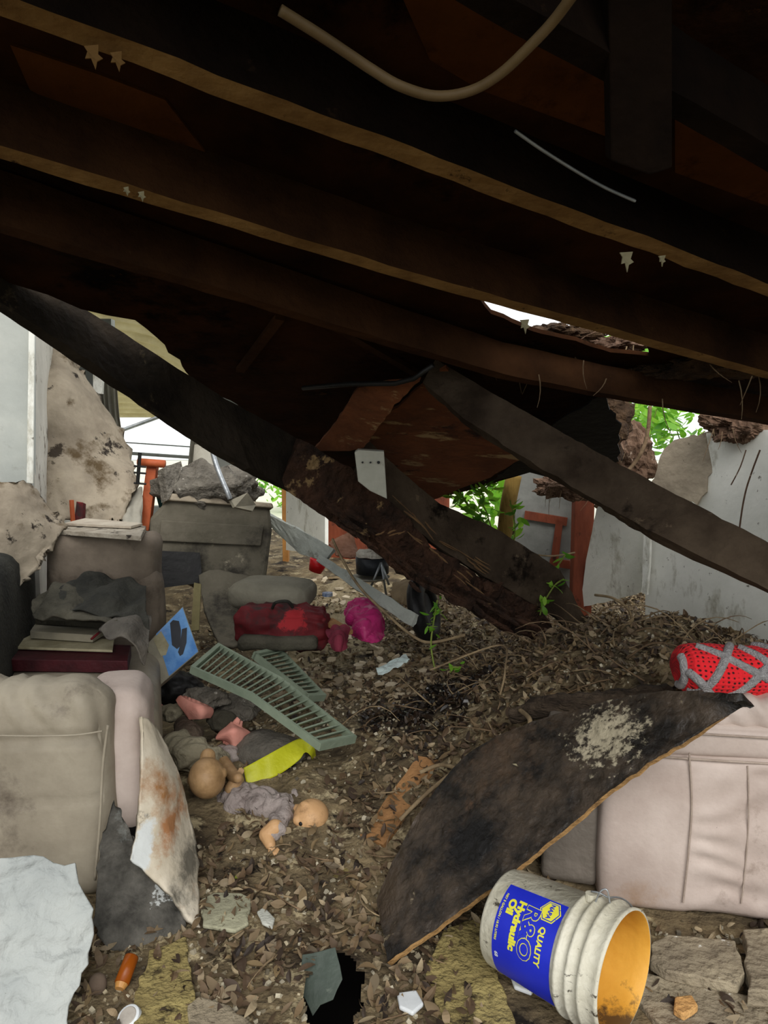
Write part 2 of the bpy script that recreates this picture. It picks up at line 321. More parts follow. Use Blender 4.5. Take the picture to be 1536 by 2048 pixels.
# ------------------------------------------------------------------ object helpers
def mk(name, mb, m, parent=None, smooth=False, bevel=0, sub=0, remesh=0, mats=None, midx=None, rsm=4, solid=0):
    me = bpy.data.meshes.new(name); vs = mb.v
    if parent is None:
        xs = [p.x for p in vs]; ys = [p.y for p in vs]; zs = [p.z for p in vs]
        o0 = Vector(((min(xs)+max(xs))/2, (min(ys)+max(ys))/2, min(zs)))
    else: o0 = parent['_o'] if isinstance(parent, dict) else Vector(ORG[parent.name])
    me.from_pydata([p - o0 for p in vs], [], mb.f); me.update()
    ms = mats or [m]
    for q in ms: me.materials.append(q)
    if midx:
        for i, pl in enumerate(me.polygons): pl.material_index = midx(pl, o0)
    bm = bmesh.new(); bm.from_mesh(me); bmesh.ops.recalc_face_normals(bm, faces=bm.faces[:]); bm.to_mesh(me); bm.free()
    ob = bpy.data.objects.new(name, me); COL.objects.link(ob)
    if remesh:
        rm = ob.modifiers.new('r', 'REMESH'); rm.mode = 'VOXEL'; rm.voxel_size = remesh; rm.use_smooth_shade = True
        sm = ob.modifiers.new('s', 'SMOOTH'); sm.factor = .5; sm.iterations = rsm
        dg = bpy.context.evaluated_depsgraph_get(); dg.update()
        me2 = bpy.data.meshes.new_from_object(ob.evaluated_get(dg)); ob.modifiers.clear(); ob.data = me2
        me2.materials.clear(); [me2.materials.append(q) for q in ms]; smooth = True
    if parent is None: ob.location = o0; ORG[ob.name] = tuple(o0)
    else: ob.parent = parent; ORG[ob.name] = tuple(o0)
    if bevel:
        bv = ob.modifiers.new('b', 'BEVEL'); bv.width = bevel; bv.segments = 2; bv.limit_method = 'ANGLE'; bv.angle_limit = radians(40)
    if sub:
        sb = ob.modifiers.new('u', 'SUBSURF'); sb.levels = sub; sb.render_levels = sub
    if smooth:
        for pl in ob.data.polygons: pl.use_smooth = True
    return ob
ORG = {}
def tag(o, label, cat, group=None):
    o['label'] = label; o['category'] = cat
    if group: o['group'] = group
    return o
def struct(o): o['kind'] = 'structure'; return o
def thing(name, loc, label, cat, group=None):
    o = bpy.data.objects.new(name, None); COL.objects.link(o); o.location = loc; o.empty_display_size = .05
    ORG[o.name] = tuple(loc); return tag(o, label, cat, group)
def copyobj(o, loc, rot=None, sc=None):
    c = o.copy(); COL.objects.link(c); c.location = loc
    if rot is not None: c.rotation_euler = rot
    if sc is not None: c.scale = (sc, sc, sc)
    return c
def xf(mb, f): mb.v = [Vector(f(p)) for p in mb.v]; return mb

# ------------------------------------------------------------------ ground
def Hb(x, y):
    k = sst(2.0, 2.45, y)
    h = .48 * math.exp(-.5*(((x-.95)/.6)**2 + ((y-2.85)/.62)**2)) * k
    h += .30 * math.exp(-.5*(((x-1.9)/.8)**2 + ((y-3.6)/.9)**2)) * k
    h += .12 * math.exp(-.5*(((x+.55)/.35)**2 + ((y-2.9)/.4)**2))
    h += .20 * sst(4.0, 6.0, y)
    return h
def H(x, y):
    a = .25 + .75 * sst(1.9, 2.6, y)
    return Hb(x, y) + a * (.045 * mn.noise(Vector((x*3, y*3, 1))) + .025 * mn.noise(Vector((x*9, y*9, 5)))) - .0
HOLE = PZ(668, 1985, 0)
def inhole(x, y):
    dx, dy = (x-HOLE.x)/.075, (y-HOLE.y)/.14
    return dx*dx + dy*dy + .5*mn.noise(Vector((x*30, y*30, 2))) < 1
mb = MB(); xs = []; ys = []
x = -3.4
while x < 3.41: xs.append(x); x += .008 if abs(x-HOLE.x) < .13 else .035
y = -.8
while y < 9.5: ys.append(y); y += .01 if abs(y-HOLE.y) < .2 else (.03 if y < 3 else (.05 if y < 5 else .12))
for yy in ys:
    for xx in xs: mb.v.append(Vector((xx, yy, H(xx, yy))))
W = len(xs)
for j in range(len(ys)-1):
    for i in range(W-1):
        if not inhole((xs[i]+xs[i+1])/2, (ys[j]+ys[j+1])/2): mb.f.append((j*W+i, j*W+i+1, (j+1)*W+i+1, (j+1)*W+i))
FL = struct(mk('floor', mb, M_floor, smooth=True))
add_patch(M_floor, FL, '#0f0b08', PZ(850, 1370, .3), (.55, .45, 1), 5, .52, .15)
add_patch(M_floor, FL, '#8f8266', PZ(650, 1250, .1), (.55, 1.3, 1), 9, .50, .08)
mb = MB().box((HOLE.x, HOLE.y, -.32), (.7, .8, .02)).box((HOLE.x-.34, HOLE.y, -.17), (.02, .8, .28)).box((HOLE.x+.34, HOLE.y, -.17), (.02, .8, .28)).box((HOLE.x, HOLE.y+.39, -.17), (.7, .02, .28)).box((HOLE.x, HOLE.y-.39, -.17), (.7, .02, .28))
struct(mk('crawl_space', mb, M_pit))
mb = MB()
mby = MB(); mby.add([(-5, -5, -.02), (5, -5, -.02), (5, -.8, -.02), (-5, -.8, -.02)], [(0, 1, 2, 3)])
for gx in range(-13, 13):
    for gy in range(-10, 14):
        x0, y0 = gx*5, gy*5
        for (a, b_, c_, d_) in ([(x0, y0, x0+5, y0+5)] if not (-5 <= x0 < 5 and -5 <= y0 < 10) else []): (mb if y0 >= 5 else mby).add([(a, b_, -.02), (c_, b_, -.02), (c_, d_, -.02), (a, d_, -.02)], [(0, 1, 2, 3)])
for (a, b_, c_, d_) in ((-5, -.8, -3.4, 9.4), (3.36, -.8, 5, 9.4), (-5, 9.4, 5, 10)): mb.add([(a, b_, -.02), (c_, b_, -.02), (c_, d_, -.02), (a, d_, -.02)], [(0, 1, 2, 3)])
struct(mk('ground', mb, M_outground)); struct(mk('darkened_yard', mby, mat('darkened_yard_ground', '#2f3320', '#4a4c34', 2, 1, 0)))  # unseen yard behind the camera, added dark to cut bounce onto the roof

# ------------------------------------------------------------------ roof: sheathing and rafters
RZ0, RK = 2.48, .30
RN = Vector((0, RK, 1)).normalized()
def RP(px, py, off=0.0):
    r = ray(px, py); t = (RZ0 - off - CZ) / (r.z + RK * r.y); return CAM + r * t
def roofz(x, y, off=0): return Vector((x, y, RZ0 - off - RK*y))
rpl = (Vector((0, 0, RZ0)), RN)
low = [(-500, 330), (-150, 500), (0, 560), (95, 590), (165, 618), (268, 640), (340, 705), (400, 768), (458, 800), (560, 870), (660, 945), (780, 985), (860, 1000), (960, 975), (1060, 945), (1150, 950), (1228, 925), (1244, 880), (1222, 830), (1205, 790)]
lowp = jag([RP(*p) for p in low[1:]] + [roofz(3, 6)], .012, .06, 5)
cutn = next(k for k, q in enumerate(lowp) if (q - RP(1205, 790)).length < .05)
slit = jag([RP(1300, 712), RP(1220, 705), RP(1150, 682), RP(1060, 662), RP(985, 628), RP(960, 600), RP(1010, 606), RP(1100, 632), RP(1180, 655), RP(1290, 690)], .006, .04, 9)
mainp = [roofz(-3.4, .25), roofz(-3.4, 1.2)] + lowp[:cutn+1] + [RP(1300, 806)] + slit + [RP(1301, 806), RP(1420, 812), RP(1536, 826), roofz(3.4, 3.0), roofz(3.4, .25)]
mainp = [q - RN * (q - rpl[0]).dot(RN) for q in mainp]
mb = MB().slab(mainp, .015, Vector((0, 0, 1)))
sheath = struct(mk('ceiling', mb, M_sheath))

def beam(name, pts, wd, ht, m, parent=None, up=None, rough=0.0, seg=.06, mats=None, taper=None, edge=False):
    """board swept along pts; wd across, ht along up; pts run along the middle of the underside"""
    pts = [Vector(p) for p in pts]; path = []
    for a, b in zip(pts[:-1], pts[1:]):
        n = max(1, int((b-a).length/seg)); path += [lerp(a, b, i/n) for i in range(n)]
    path.append(pts[-1]); k = len(path); vs = []; fs = []; up = up or RN
    for i, p in enumerate(path):
        t = (path[min(i+2, k-1)] - path[max(i-2, 0)]).normalized(); sd = t.cross(up).normalized(); u = sd.cross(t).normalized()
        s_ = taper(i/(k-1)) if taper else 1
        # section has 8 points so faces can be worn
        for (a, b) in ((-.5, 0), (0, 0), (.5, 0), (.5, .5), (.5, 1), (0, 1), (-.5, 1), (-.5, .5)):
            q = p + sd*a*wd + u*b*ht*s_
            if rough: q += Vector((N(q, 9, 1), N(q, 9, 5), N(q, 9, 8)))*rough + Vector((N(q, 35, 1), N(q, 35, 5), N(q, 35, 8)))*rough*.6
            vs.append(q)
    for i in range(k-1):
        for j in range(8): fs.append((i*8+j, i*8+(j+1) % 8, (i+1)*8+(j+1) % 8, (i+1)*8+j))
    fs += [tuple(range(7, -1, -1)), tuple(range((k-1)*8, k*8))]
    mb = MB().add(vs, fs)
    ob = mk(name, mb, m, parent, mats=mats, midx=(lambda pl, o: 1 if (pl.index % 8 in (0, 1) and pl.index < (k-1)*8) else 0) if edge else None)
    return ob
def ext(a, b, ea, eb):
    d = (b-a).normalized(); return a - d*ea, b + d*eb
o = .14
a, b = ext(RP(0, 8, o), RP(1536, 580, o), .6, .5)
A = beam('rafter', [a, b], .045, .14, M_rafter_dark, rough=.004, mats=[M_rafter_dark, M_rafter_edge], edge=True); tag(A, 'long overhead rafter with the widest pale underside, nearest the camera', 'rafter')
a, b = ext(RP(0, 293, o), RP(1536, 748, o), .7, .5)
B = beam('rafter', [a, RP(768, 538, o), b], .042, .14, M_rafter, rough=.003, mats=[M_rafter, M_rafter_edge], edge=True); tag(B, 'brown overhead rafter with a thin pale lower edge, middle of the roof', 'rafter')
a, b = ext(RP(0, 432, o), RP(1536, 832, o), .6, .5)
Cb = beam('rafter', [a, RP(420, 580, o), RP(768, 684, o), RP(1000, 752, o), RP(1200, 790, o), b], .04, .13, M_rafter, rough=.003, taper=lambda t: 1 - .25*t); tag(Cb, 'bowed brown rafter crossing just above the leafy roof gap', 'rafter')
a, b = ext(RP(960, -6, o), RP(1536, 318, o), .9, .5)
Z = beam('rafter', [a, b], .045, .14, M_rafter_dark, rough=.003); tag(Z, 'dark overhead rafter crossing the top right corner of the roof', 'rafter')
c0 = RP(1280, 345, .16)
mb = MB().slab([hit(x, y, plane(P(1215, 300, 1.25), P(1345, 300, 1.25), P(1280, 0, 1.15))) for x, y in ((1212, -260), (1345, -260), (1345, 336), (1300, 350), (1222, 322))], .04)
tag(mk('hanging_board', mb, M_rafter_dark, bevel=.003), 'wide black board hanging upright between rafters at top right', 'board')
# paler boards between rafters: lit patches of sheathing put into the colour
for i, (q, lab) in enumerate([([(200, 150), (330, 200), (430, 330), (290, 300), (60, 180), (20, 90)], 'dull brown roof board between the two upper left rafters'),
          ([(780, -60), (960, -20), (1210, 130), (1210, 272), (960, 180), (860, 120)], 'lit brown patch of roof boards above the drooping cable'),
          ([(1350, 205), (1640, 360), (1640, 450), (1350, 345)], 'lit brown patch of roof boards at the right edge beside the hanging board')]):
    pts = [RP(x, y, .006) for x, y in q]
    tag(mk('roof_board', MB().slab(pts, .006, RN), mat('lit_roof_board', '#43260f', '#5c371a', 4, .95, .3, 30, spots=('#241408', 5, .55, .12), spec=.05)), lab, 'roof board')

for i, (a_, b_2, lab) in enumerate([((560, 640), (480, 745), 'dark batten on the roof boards left of centre'), ((640, 640), (900, 790), 'long faint batten running under the bowed rafter'), ((980, 760), (930, 700), 'short batten between bowed rafter and leaning beam')]):
    tag(beam('roof_batten', [RP(*a_, .02), RP(*b_2, .02)], .03, .018, M_rafter), lab, 'batten')
# big fallen beams
def fallen(name, top, bot, dtop, dbot, th, m, label, rough=.006, n=None):
    """board given by its upper and lower pixel edges, depth running from dtop to dbot"""
    k = len(top); vs = []; fs = []; S = 10
    T = []; Bm = []
    L = sum(math.dist(top[i], top[i+1]) for i in range(k-1)); acc = 0; us = [0]
    for i in range(k-1): acc += math.dist(top[i], top[i+1]); us.append(acc/L)
    for i in range(k-1):
        for s_ in range(S):
            f = s_/S; u = us[i] + (us[i+1]-us[i])*f; d = dtop + (dbot-dtop)*u
            T.append(P(top[i][0]*(1-f)+top[i+1][0]*f, top[i][1]*(1-f)+top[i+1][1]*f, d + .02)); Bm.append(P(bot[i][0]*(1-f)+bot[i+1][0]*f, bot[i][1]*(1-f)+bot[i+1][1]*f, d))
    T.append(P(*top[-1], dbot+.02)); Bm.append(P(*bot[-1], dbot))
    n_ = len(T); C6 = 6
    for i in range(n_):
        t = (T[min(i+1, n_-1)] - T[max(i-1, 0)]).normalized(); nn = (T[i]-Bm[i]).cross(t).normalized()
        if nn.dot(T[i]-CAM) < 0: nn = -nn
        for side in (0, 1):
            for j in range(C6):
                f = j/(C6-1); f = f if side == 0 else 1-f
                q = lerp(T[i], Bm[i], f) + nn*th*side
                rg = rough(i/(n_-1)) if callable(rough) else rough
                q += Vector((N(q, 12, 1), N(q, 12, 5), N(q, 12, 8)))*rg + Vector((N(q, 45, 1), N(q, 45, 5), N(q, 45, 8)))*rg*.7
                vs.append(q)
    Wd = 2*C6
    for i in range(n_-1):
        for j in range(Wd): fs.append((i*Wd+j, i*Wd+(j+1) % Wd, (i+1)*Wd+(j+1) % Wd, (i+1)*Wd+j))
    fs += [tuple(range(Wd-1, -1, -1)), tuple(range((n_-1)*Wd, n_*Wd))]
    ob = mk(name, MB().add(vs, fs), m); tag(ob, label, 'beam'); return ob
fallen('fallen_beam', [(-250, 360), (0, 515), (160, 612), (380, 752), (450, 796), (600, 880)], [(-250, 470), (0, 603), (200, 735), (385, 872), (500, 935), (585, 985)], 1.75, 2.95, .045, M_falld, 'long black fallen beam slanting down from the upper left', .004)
fallen('rotten_beam', [(600, 878), (700, 935), (790, 1010), (870, 1095), (960, 1150), (1060, 1200), (1118, 1262)], [(560, 968), (640, 1030), (740, 1092), (820, 1160), (930, 1215), (1010, 1262), (1095, 1292)], 2.9, 3.45, .05, M_rot, 'rotten brown beam with shredded lower edge reaching the debris pile', lambda t: .006+.03*t)
fallen('fallen_beam', [(872, 718), (1000, 795), (1130, 868), (1250, 935), (1400, 1012), (1620, 1130)], [(846, 765), (930, 838), (1060, 922), (1200, 1005), (1300, 1062), (1600, 1212)], 2.56, 1.9, .045, M_fall, 'fallen dark beam slanting down to the right across the white wall', .005)
fallen('fallen_beam', [(735, 880), (800, 940), (880, 1008), (1000, 1062), (1120, 1140), (1200, 1288)], [(712, 955), (780, 1020), (900, 1110), (1000, 1170), (1100, 1228), (1188, 1292)], 3.1, 3.55, .04, M_fall, 'splintered brown beam lying above the rotten beam, ending in the pile', lambda t: .004+.008*t)

def splinters(name, beam_name, edge, dd, n, m, Lr, drop, wd=.02):
    par = bpy.data.objects[beam_name]
    for i in range(n):
        u = R(); k = len(edge)-1; x = u*k; j = min(int(x), k-1); f = x-j
        px = edge[j][0]*(1-f)+edge[j+1][0]*f + U(-12, 12); py = edge[j][1]*(1-f)+edge[j+1][1]*f + U(-drop, 4); d = dd[0] + (dd[1]-dd[0])*u - U(0, .035)
        j2 = edge[j+1]; dr = Vector((j2[0]-edge[j][0], j2[1]-edge[j][1])).normalized(); a = P(px, py, d); L_ = U(*Lr)*F/d
        b = P(px + dr.x*L_ + U(-3, 3), py + dr.y*L_ + U(-2, 5), d + U(-.01, .02)); mdl = lerp(a, b, .5) + Vector((U(-1, 1), 0, U(-1, 1)))*.003; w2 = U(.4, 1)*wd
        up_ = Vector((0, 0, 1)); mk(name, MB().tube([a, lerp(a, mdl, .6), mdl, lerp(mdl, b, .6), b], [w2*.25, w2*.5, w2*.4, w2*.35, w2*.08], 5), m, par)
splinters('splinter', 'rotten_beam', [(640, 1030), (740, 1092), (820, 1160), (930, 1215), (1010, 1262), (1095, 1292)], (2.95, 3.42), 46, M_rot, (.05, .16), 45, .03)
splinters('pale_splinter', 'rotten_beam', [(760, 1075), (800, 1060), (870, 1110), (960, 1180)], (2.98, 3.2), 14, mat('pale_split_wood', '#5d452f', '#7c6040', 9, .9, .4), (.03, .08), 12, .010)
splinters('pale_splinter', 'fallen_beam.002', [(770, 975), (830, 1030), (880, 1085), (960, 1130)], (3.1, 3.3), 14, mat('pale_split_wood', '#86684a'), (.05, .13), 8, .010)
# plywood, plank, white block
pl = plane(P(640, 900, 3.3), P(1060, 905, 3.1), P(880, 740, 2.55))
mb = MB().slab(pjag([(700, 890), (890, 735), (960, 800), (1062, 906), (980, 955), (868, 998), (800, 985), (740, 930)], pl, .006, .04, 2), .012)
tag(mk('plywood_sheet', mb, M_ply), 'rust brown stained plywood sheet hanging in the roof centre above the leaning beams', 'plywood')
pl = plane(P(640, 900, 3.1), P(730, 905, 3.0), P(800, 740, 2.5))
mb = MB().slab(pjag([(626, 902), (668, 850), (715, 775), (838, 762), (790, 810), (728, 895), (700, 902)], pl, .003, .03, 4), .02)
tag(mk('roof_plank', mb, M_ply), 'short brown plank with broken end hanging left of the white block', 'plank')
pl = plane(P(710, 903, 2.85), P(768, 903, 2.85), P(716, 965, 2.87))
mb = MB().slab([hit(x, y, pl) for x, y in ((709, 905), (716, 900), (768, 903), (774, 998), (740, 982), (716, 963))], .035)
WB = thing('wood_block', P(740, 990, 2.87), 'white painted wood block hanging from the central beams', 'block')
mk('block', mb, mat('white_painted_block', '#a9a99c', '#c0c0b3', 6, .7, .2, spots=('#4f4636', 9, .64, .06)), WB, bevel=.003)
for px in (725, 741, 757):
    q = P(px, 925, 2.848); mk('nail_hole', MB().tube([q, q + Vector((0, .01, 0))], .004 if px != 757 else .006, 8), M_black, WB)
mb = MB().tube([P(606, 776, 2.75), P(700, 768, 2.6), P(790, 767, 2.5), P(828, 757, 2.45), P(866, 730, 2.4)], .009, 8)
tag(mk('metal_rod', mb, M_black, smooth=True), 'thin bent black rod stuck across the roof above the white block', 'rod')
pts = [RP(560, 20, .15), RP(640, 70, .16), RP(700, 110, .17), RP(745, 140, .18), RP(800, 172, .2), RP(870, 192, .2), RP(940, 182, .19), RP(1000, 148, .18), RP(1060, 92, .17), RP(1110, 38, .16), RP(1160, -30, .16)]
def smoothpath(pts, n=6):
    out = []; k = len(pts)
    for i in range(k-1):
        p0 = pts[max(i-1, 0)]; p1 = pts[i]; p2 = pts[i+1]; p3 = pts[min(i+2, k-1)]
        for s_ in range(n):
            f = s_/n; out.append(.5*((2*p1)+(p2-p0)*f+(2*p0-5*p1+4*p2-p3)*f*f+(3*p1-p0-3*p2+p3)*f**3))
    return out + [pts[-1]]
tag(mk('hanging_cable', MB().tube(smoothpath(pts), .008, 8), mat('pale_cable', '#5c4a30', '#6e5a3c', 8, .6, .1), smooth=True), 'pale cable drooping in a loop below the roof, top centre', 'cable')
pts = [RP(1030, 262, .15), RP(1100, 310, .16), RP(1200, 370, .16), RP(1270, 402, .15)]
tag(mk('thin_wire', MB().tube(smoothpath(pts), .003, 6), M_steel), 'thin grey wire stretched along the dark rafter at upper right', 'wire')
# shreds hanging below rafters
for i, (px, py, s_) in enumerate([(168, 92, 22), (220, 105, 18), (247, 375, 10), (276, 384, 12), (1318, 512, 16), (1240, 505, 30), (1040, 640, 26)]):
    q = RP(px, py, .15); k = s_*.0011; m_ = MB()
    m_.slab([q, q+Vector((k*.9, 0, .002)), q+Vector((k*.8, .004, -k*.4)), q+Vector((k*1.05, .006, -k*.6)), q+Vector((k*.7, .005, -k*.8)), q+Vector((k*.6, .004, -k*1.3)), q+Vector((k*.4, 0, -k*.7)), q+Vector((k*.1, -.004, -k*.8)), q+Vector((k*.2, 0, -k*.3))], .003)
    labs = ['torn pale shred hanging under the nearest rafter, upper left', 'second torn shred under the nearest rafter, just right of the first', 'tiny white shred hanging from the middle rafter at left', 'small white shred beside the tiny one on the middle rafter', 'small white shred below the nearest rafter at far right', 'flat pale scrap stuck to the nearest rafter at right', 'pale splinter hanging over the roof gap']
    tag(mk('hanging_shred', m_, M_rafter_edge if px < 230 else M_paper), labs[i], 'shred')

# ------------------------------------------------------------------ walls
def wslab(name, px, d3, th, m, st=True, amp=0, seed=1, step=.05, bevel=0):
    pl = plane(*[P(*q) for q in d3])
    pts = pjag(px, pl, amp, step, seed) if amp else [hit(x, y, pl) for x, y in px]
    return mk(name, MB().slab(pts, th), m, bevel=bevel)
struct(wslab('wall_left', [(-330, 380), (64, 480), (64, 1010), (-330, 1100)], [(64, 700, 3.2), (64, 900, 3.2), (-300, 900, 3.0)], .1, M_wall_clean))
struct(wslab('trim_1', [(58, 600), (70, 600), (66, 968), (53, 966)], [(64, 700, 3.18), (64, 900, 3.18), (-300, 900, 2.98)], .02, M_wall, bevel=.003))
# wall face running back from that corner
p0 = P(66, 900, 3.25); p1 = P(150, 900, 5.6); dv = p1-p0
struct(mk('wall_left_rear', MB().slab([Vector((p0.x, p0.y, 0)), Vector((p1.x, p1.y, 0)), Vector((p1.x, p1.y, 2.6)), Vector((p0.x, p0.y, 2.6))], .06, Vector((-1, .2, 0))), mat('flaking_wall', '#b9b5aa', '#cfcbc0', 3, .85, .2, 20, spots=('#5c5040', 6, .56, .08))))
p2 = P(150, 900, 7.0); struct(mk('wall_left_far', MB().slab([Vector((p1.x-.1, p1.y, 0)), Vector((p2.x-.1, p2.y, 0)), Vector((p2.x-.1, p2.y, 2.6)), Vector((p1.x-.1, p1.y, 2.6))], .06, Vector((-1, 0, 0))), M_wall_clean))
struct(mk('shade_roof_rear', MB().box((-1.9, 5.7, 2.66), (3.4, 2.7, .04)), M_sheath))  # unseen roof added to keep sky light off the rear left room
D = 7.0
def bw(px0, px1, z0, z1, name, m, d=D, th=.1):
    x0 = P(px0, 900, d).x; x1 = P(px1, 900, d).x
    return MB().box(((x0+x1)/2, d+th/2, (z0+z1)/2), (x1-x0, th, z1-z0))
mb = bw(-200, 232, 0, 2.5, '', None); mb2 = bw(232, 384, 0, .72, '', None); mb.add(mb2.v, mb2.f); mb2 = bw(384, 484, 0, 2.3, '', None); mb.add(mb2.v, mb2.f)
struct(mk('wall_back', mb, M_wall_clean))
mb = bw(650, 900, 0, 1.5, '', None); struct(mk('wall_back_brown', mb, M_rust))
# window: rails and mullion across the bright opening
zs_ = [(905, .018), (884, .007)]
mb = MB()
for py, h in zs_:
    a, b = P(236, py, D+.02), P(386, py+10, D+.02); mb.tube([a, b], h, 6)
struct(mk('window_1', mb, M_wall_clean))
# door opening: orange jamb, white panel beyond
x = P(570, 950, 6.9).x; struct(mk('door_1', MB().box((x, 6.9, 1.0), (.055, .1, 2.0)), mat('orange_jamb', '#a8743c', '#c08a4c', 6, .7, .2), bevel=.004))
x = P(488, 950, 6.9).x; struct(mk('trim_2', MB().box((x, 6.9, 1.0), (.05, .1, 2.0)), M_wall, bevel=.004))
wl = wslab('wall_back_panel', [(572, 800), (650, 800), (650, 1110), (572, 1100)], [(572, 900, 6.7), (572, 1000, 6.7), (650, 950, 5.9)], .03, M_wall); struct(wl)
# right-hand walls
struct(wslab('wall_right', [(1300, 985), (1330, 965), (1392, 1010), (1410, 900), (1412, 868), (1480, 862), (1700, 850), (1700, 1420), (1400, 1390), (1286, 1345), (1291, 1200), (1288, 1060)], [(1290, 1000, 4.15), (1290, 1200, 4.15), (1536, 1100, 3.45)], .03, M_wall, amp=.006, seed=4))
tag(wslab('wallboard_sheet', [(1200, 985), (1292, 1000), (1288, 1100), (1283, 1185), (1230, 1200), (1160, 1215), (1172, 1120)], [(1172, 1150, 4.7), (1283, 1185, 4.35), (1250, 990, 4.4)], .02, M_wall, amp=.003), 'white wall panel leaning behind, between rusty post and mouldy white wall', 'wall panel')
tag(wslab('peeling_wallboard', [(1328, 895), (1345, 880), (1425, 862), (1432, 900), (1412, 980), (1395, 1006), (1360, 1000), (1300, 965), (1318, 925)], [(1328, 895, 3.92), (1412, 985, 3.75), (1330, 965, 3.9)], .02, M_dry, amp=.012, step=.03, seed=9), 'tan crumpled wallboard scrap peeling off top of white wall', 'wallboard scrap')
tag(wslab('board_strip', [(1288, 1040), (1302, 1045), (1294, 1190), (1284, 1185)], [(1288, 1040, 4.05), (1294, 1190, 4.05), (1310, 1100, 4.0)], .02, M_wall, amp=.004), 'narrow white torn strip at the left edge of the mouldy wall', 'board strip')
x = P(1166, 1100, 4.75).x
tag(mk('timber_post', beamlike := MB().box((x, 4.78, .82), (.13, .09, 1.45)), M_rust, bevel=.006), 'rusty red timber post standing left of the leaning white panel', 'post')
wd = thing('cupboard_door', P(1090, 1110, 5.0), 'grey panelled door with red brown rails, left of the rusty post', 'door')
def px_part(name, px, d3, th, m, par, **k):
    pl = plane(*[P(*q) for q in d3]); return mk(name, MB().slab([hit(x, y, pl) for x, y in px], th), m, par, **k)
d3 = [(1040, 1000, 5.1), (1140, 1000, 5.0), (1040, 1100, 5.1)]
px_part('panel', [(1030, 930), (1148, 940), (1140, 1180), (1030, 1170)], d3, .02, mat('grey_door_panel', '#6a6b66', '#82837d', 4, .8, .2, spots=('#33322e', 6, .64, .06)), wd)
d4 = [(a, b, c-.03) for a, b, c in d3]
px_part('rail', [(1050, 1022), (1135, 1036), (1133, 1052), (1048, 1038)], d4, .03, M_rust, wd)
px_part('rail', [(1100, 1118), (1140, 1122), (1140, 1138), (1098, 1132)], d4, .03, M_rust, wd)
px_part('stile', [(1112, 1040), (1126, 1042), (1112, 1160), (1096, 1158)], d4, .03, M_rust, wd)
tag(mk('dead_trunk', MB().tube(smoothpath([P(1000, 1120, 4.6), P(1010, 1060, 4.6), P(1016, 1010, 4.6), P(1028, 950, 4.6)]), .05, 10), M_trunk, smooth=True), 'ochre tree trunk standing behind the beams beside bright leaves', 'trunk')
# outer shell: side walls that keep daylight out, out of view
struct(mk('wall_side_left', MB().box((-3.45, 4.0, 1.2), (.1, 8.6, 2.4)), M_wall_clean))
struct(mk('wall_side_right', MB().box((3.45, 2.4, 1.1), (.1, 5.4, 2.2)), M_wall_clean))
# beyond the window
mb = MB(); import itertools
rows = [[P(150, 600, 8.0), P(330, 640, 8.0), P(470, 800, 8.0)], [P(200, 835, 10.5), P(330, 835, 10.5), P(480, 835, 10.5)]]
aw = grid(rows, 12, 110, .01, disp=lambda u, v_, p: .025*sin(v_*2*pi*16), away=Vector((0, 0, 1)))
AW = thing('awning', P(330, 835, 9), 'cream corrugated awning outside the bright left window', 'awning')
mk('corrugated_sheet', aw, M_awning, AW, smooth=True)
mk('support_pole', MB().tube([P(240, 862, 9.5), P(350, 822, 9.5)], .025, 8), M_steel, AW)
mk('support_pole', MB().tube([P(243, 855, 9.6), Vector((P(243, 855, 9.6).x, 9.6, 0))], .03, 8), M_steel, AW)
mb = MB(); vs = []; 
for i in range(80):
    x = -30 + i*.75; h = .9 + .8*mn.noise(Vector((x*.13, 3, 1))) + .25*mn.noise(Vector((x*1.1, 3, 1)))
    vs += [Vector((x, 42, 0)), Vector((x, 42 + 2, h)), Vector((x, 48, h*.6)), Vector((x, 50, 0))]
for i in range(79):
    for j in range(3): mb.f.append((i*4+j, (i+1)*4+j, (i+1)*4+j+1, i*4+j+1))
mb.v = vs; struct(mk('hills', mb, M_hills, smooth=True))
# curtains
def curtain(px, label, d, folds, amp=.03):
    (a, b), (c, e) = px
    rows = [[P(a[0], a[1], d), P((a[0]+b[0])/2, (a[1]+b[1])/2, d), P(b[0], b[1], d)], [P((a[0]+c[0])/2, (a[1]+c[1])/2, d), P((a[0]+b[0]+c[0]+e[0])/4-6, (a[1]+b[1]+c[1]+e[1])/4, d), P((b[0]+e[0])/2-8, (b[1]+e[1])/2, d)], [P(c[0], c[1], d), P((c[0]+e[0])/2, (c[1]+e[1])/2, d), P(e[0], e[1], d)]]
    g = grid(rows, 50, 20, .004, disp=lambda u, v_, p: amp*sin(u*2*pi*folds + 2*v_)*(.4+.6*v_))
    return tag(mk('curtain', g, M_curtain, smooth=True), label, 'curtain')
curtain((((190, 690), (232, 740)), ((215, 930), (268, 960))), 'dingy curtain hanging left of the bright window', 6.92, 4)
curtain((((384, 850), (420, 860)), ((376, 945), (424, 945))), 'short white curtain at the right edge of the bright window', 6.92, 3)
tag(wslab('hanging_trim', [(185, 722), (206, 726), (203, 788), (186, 786)], [(190, 730, 5.0), (200, 730, 5.0), (190, 780, 5.0)], .04, M_wall, bevel=.003), 'short white box-shaped trim dangling above the fallen drywall', 'trim')

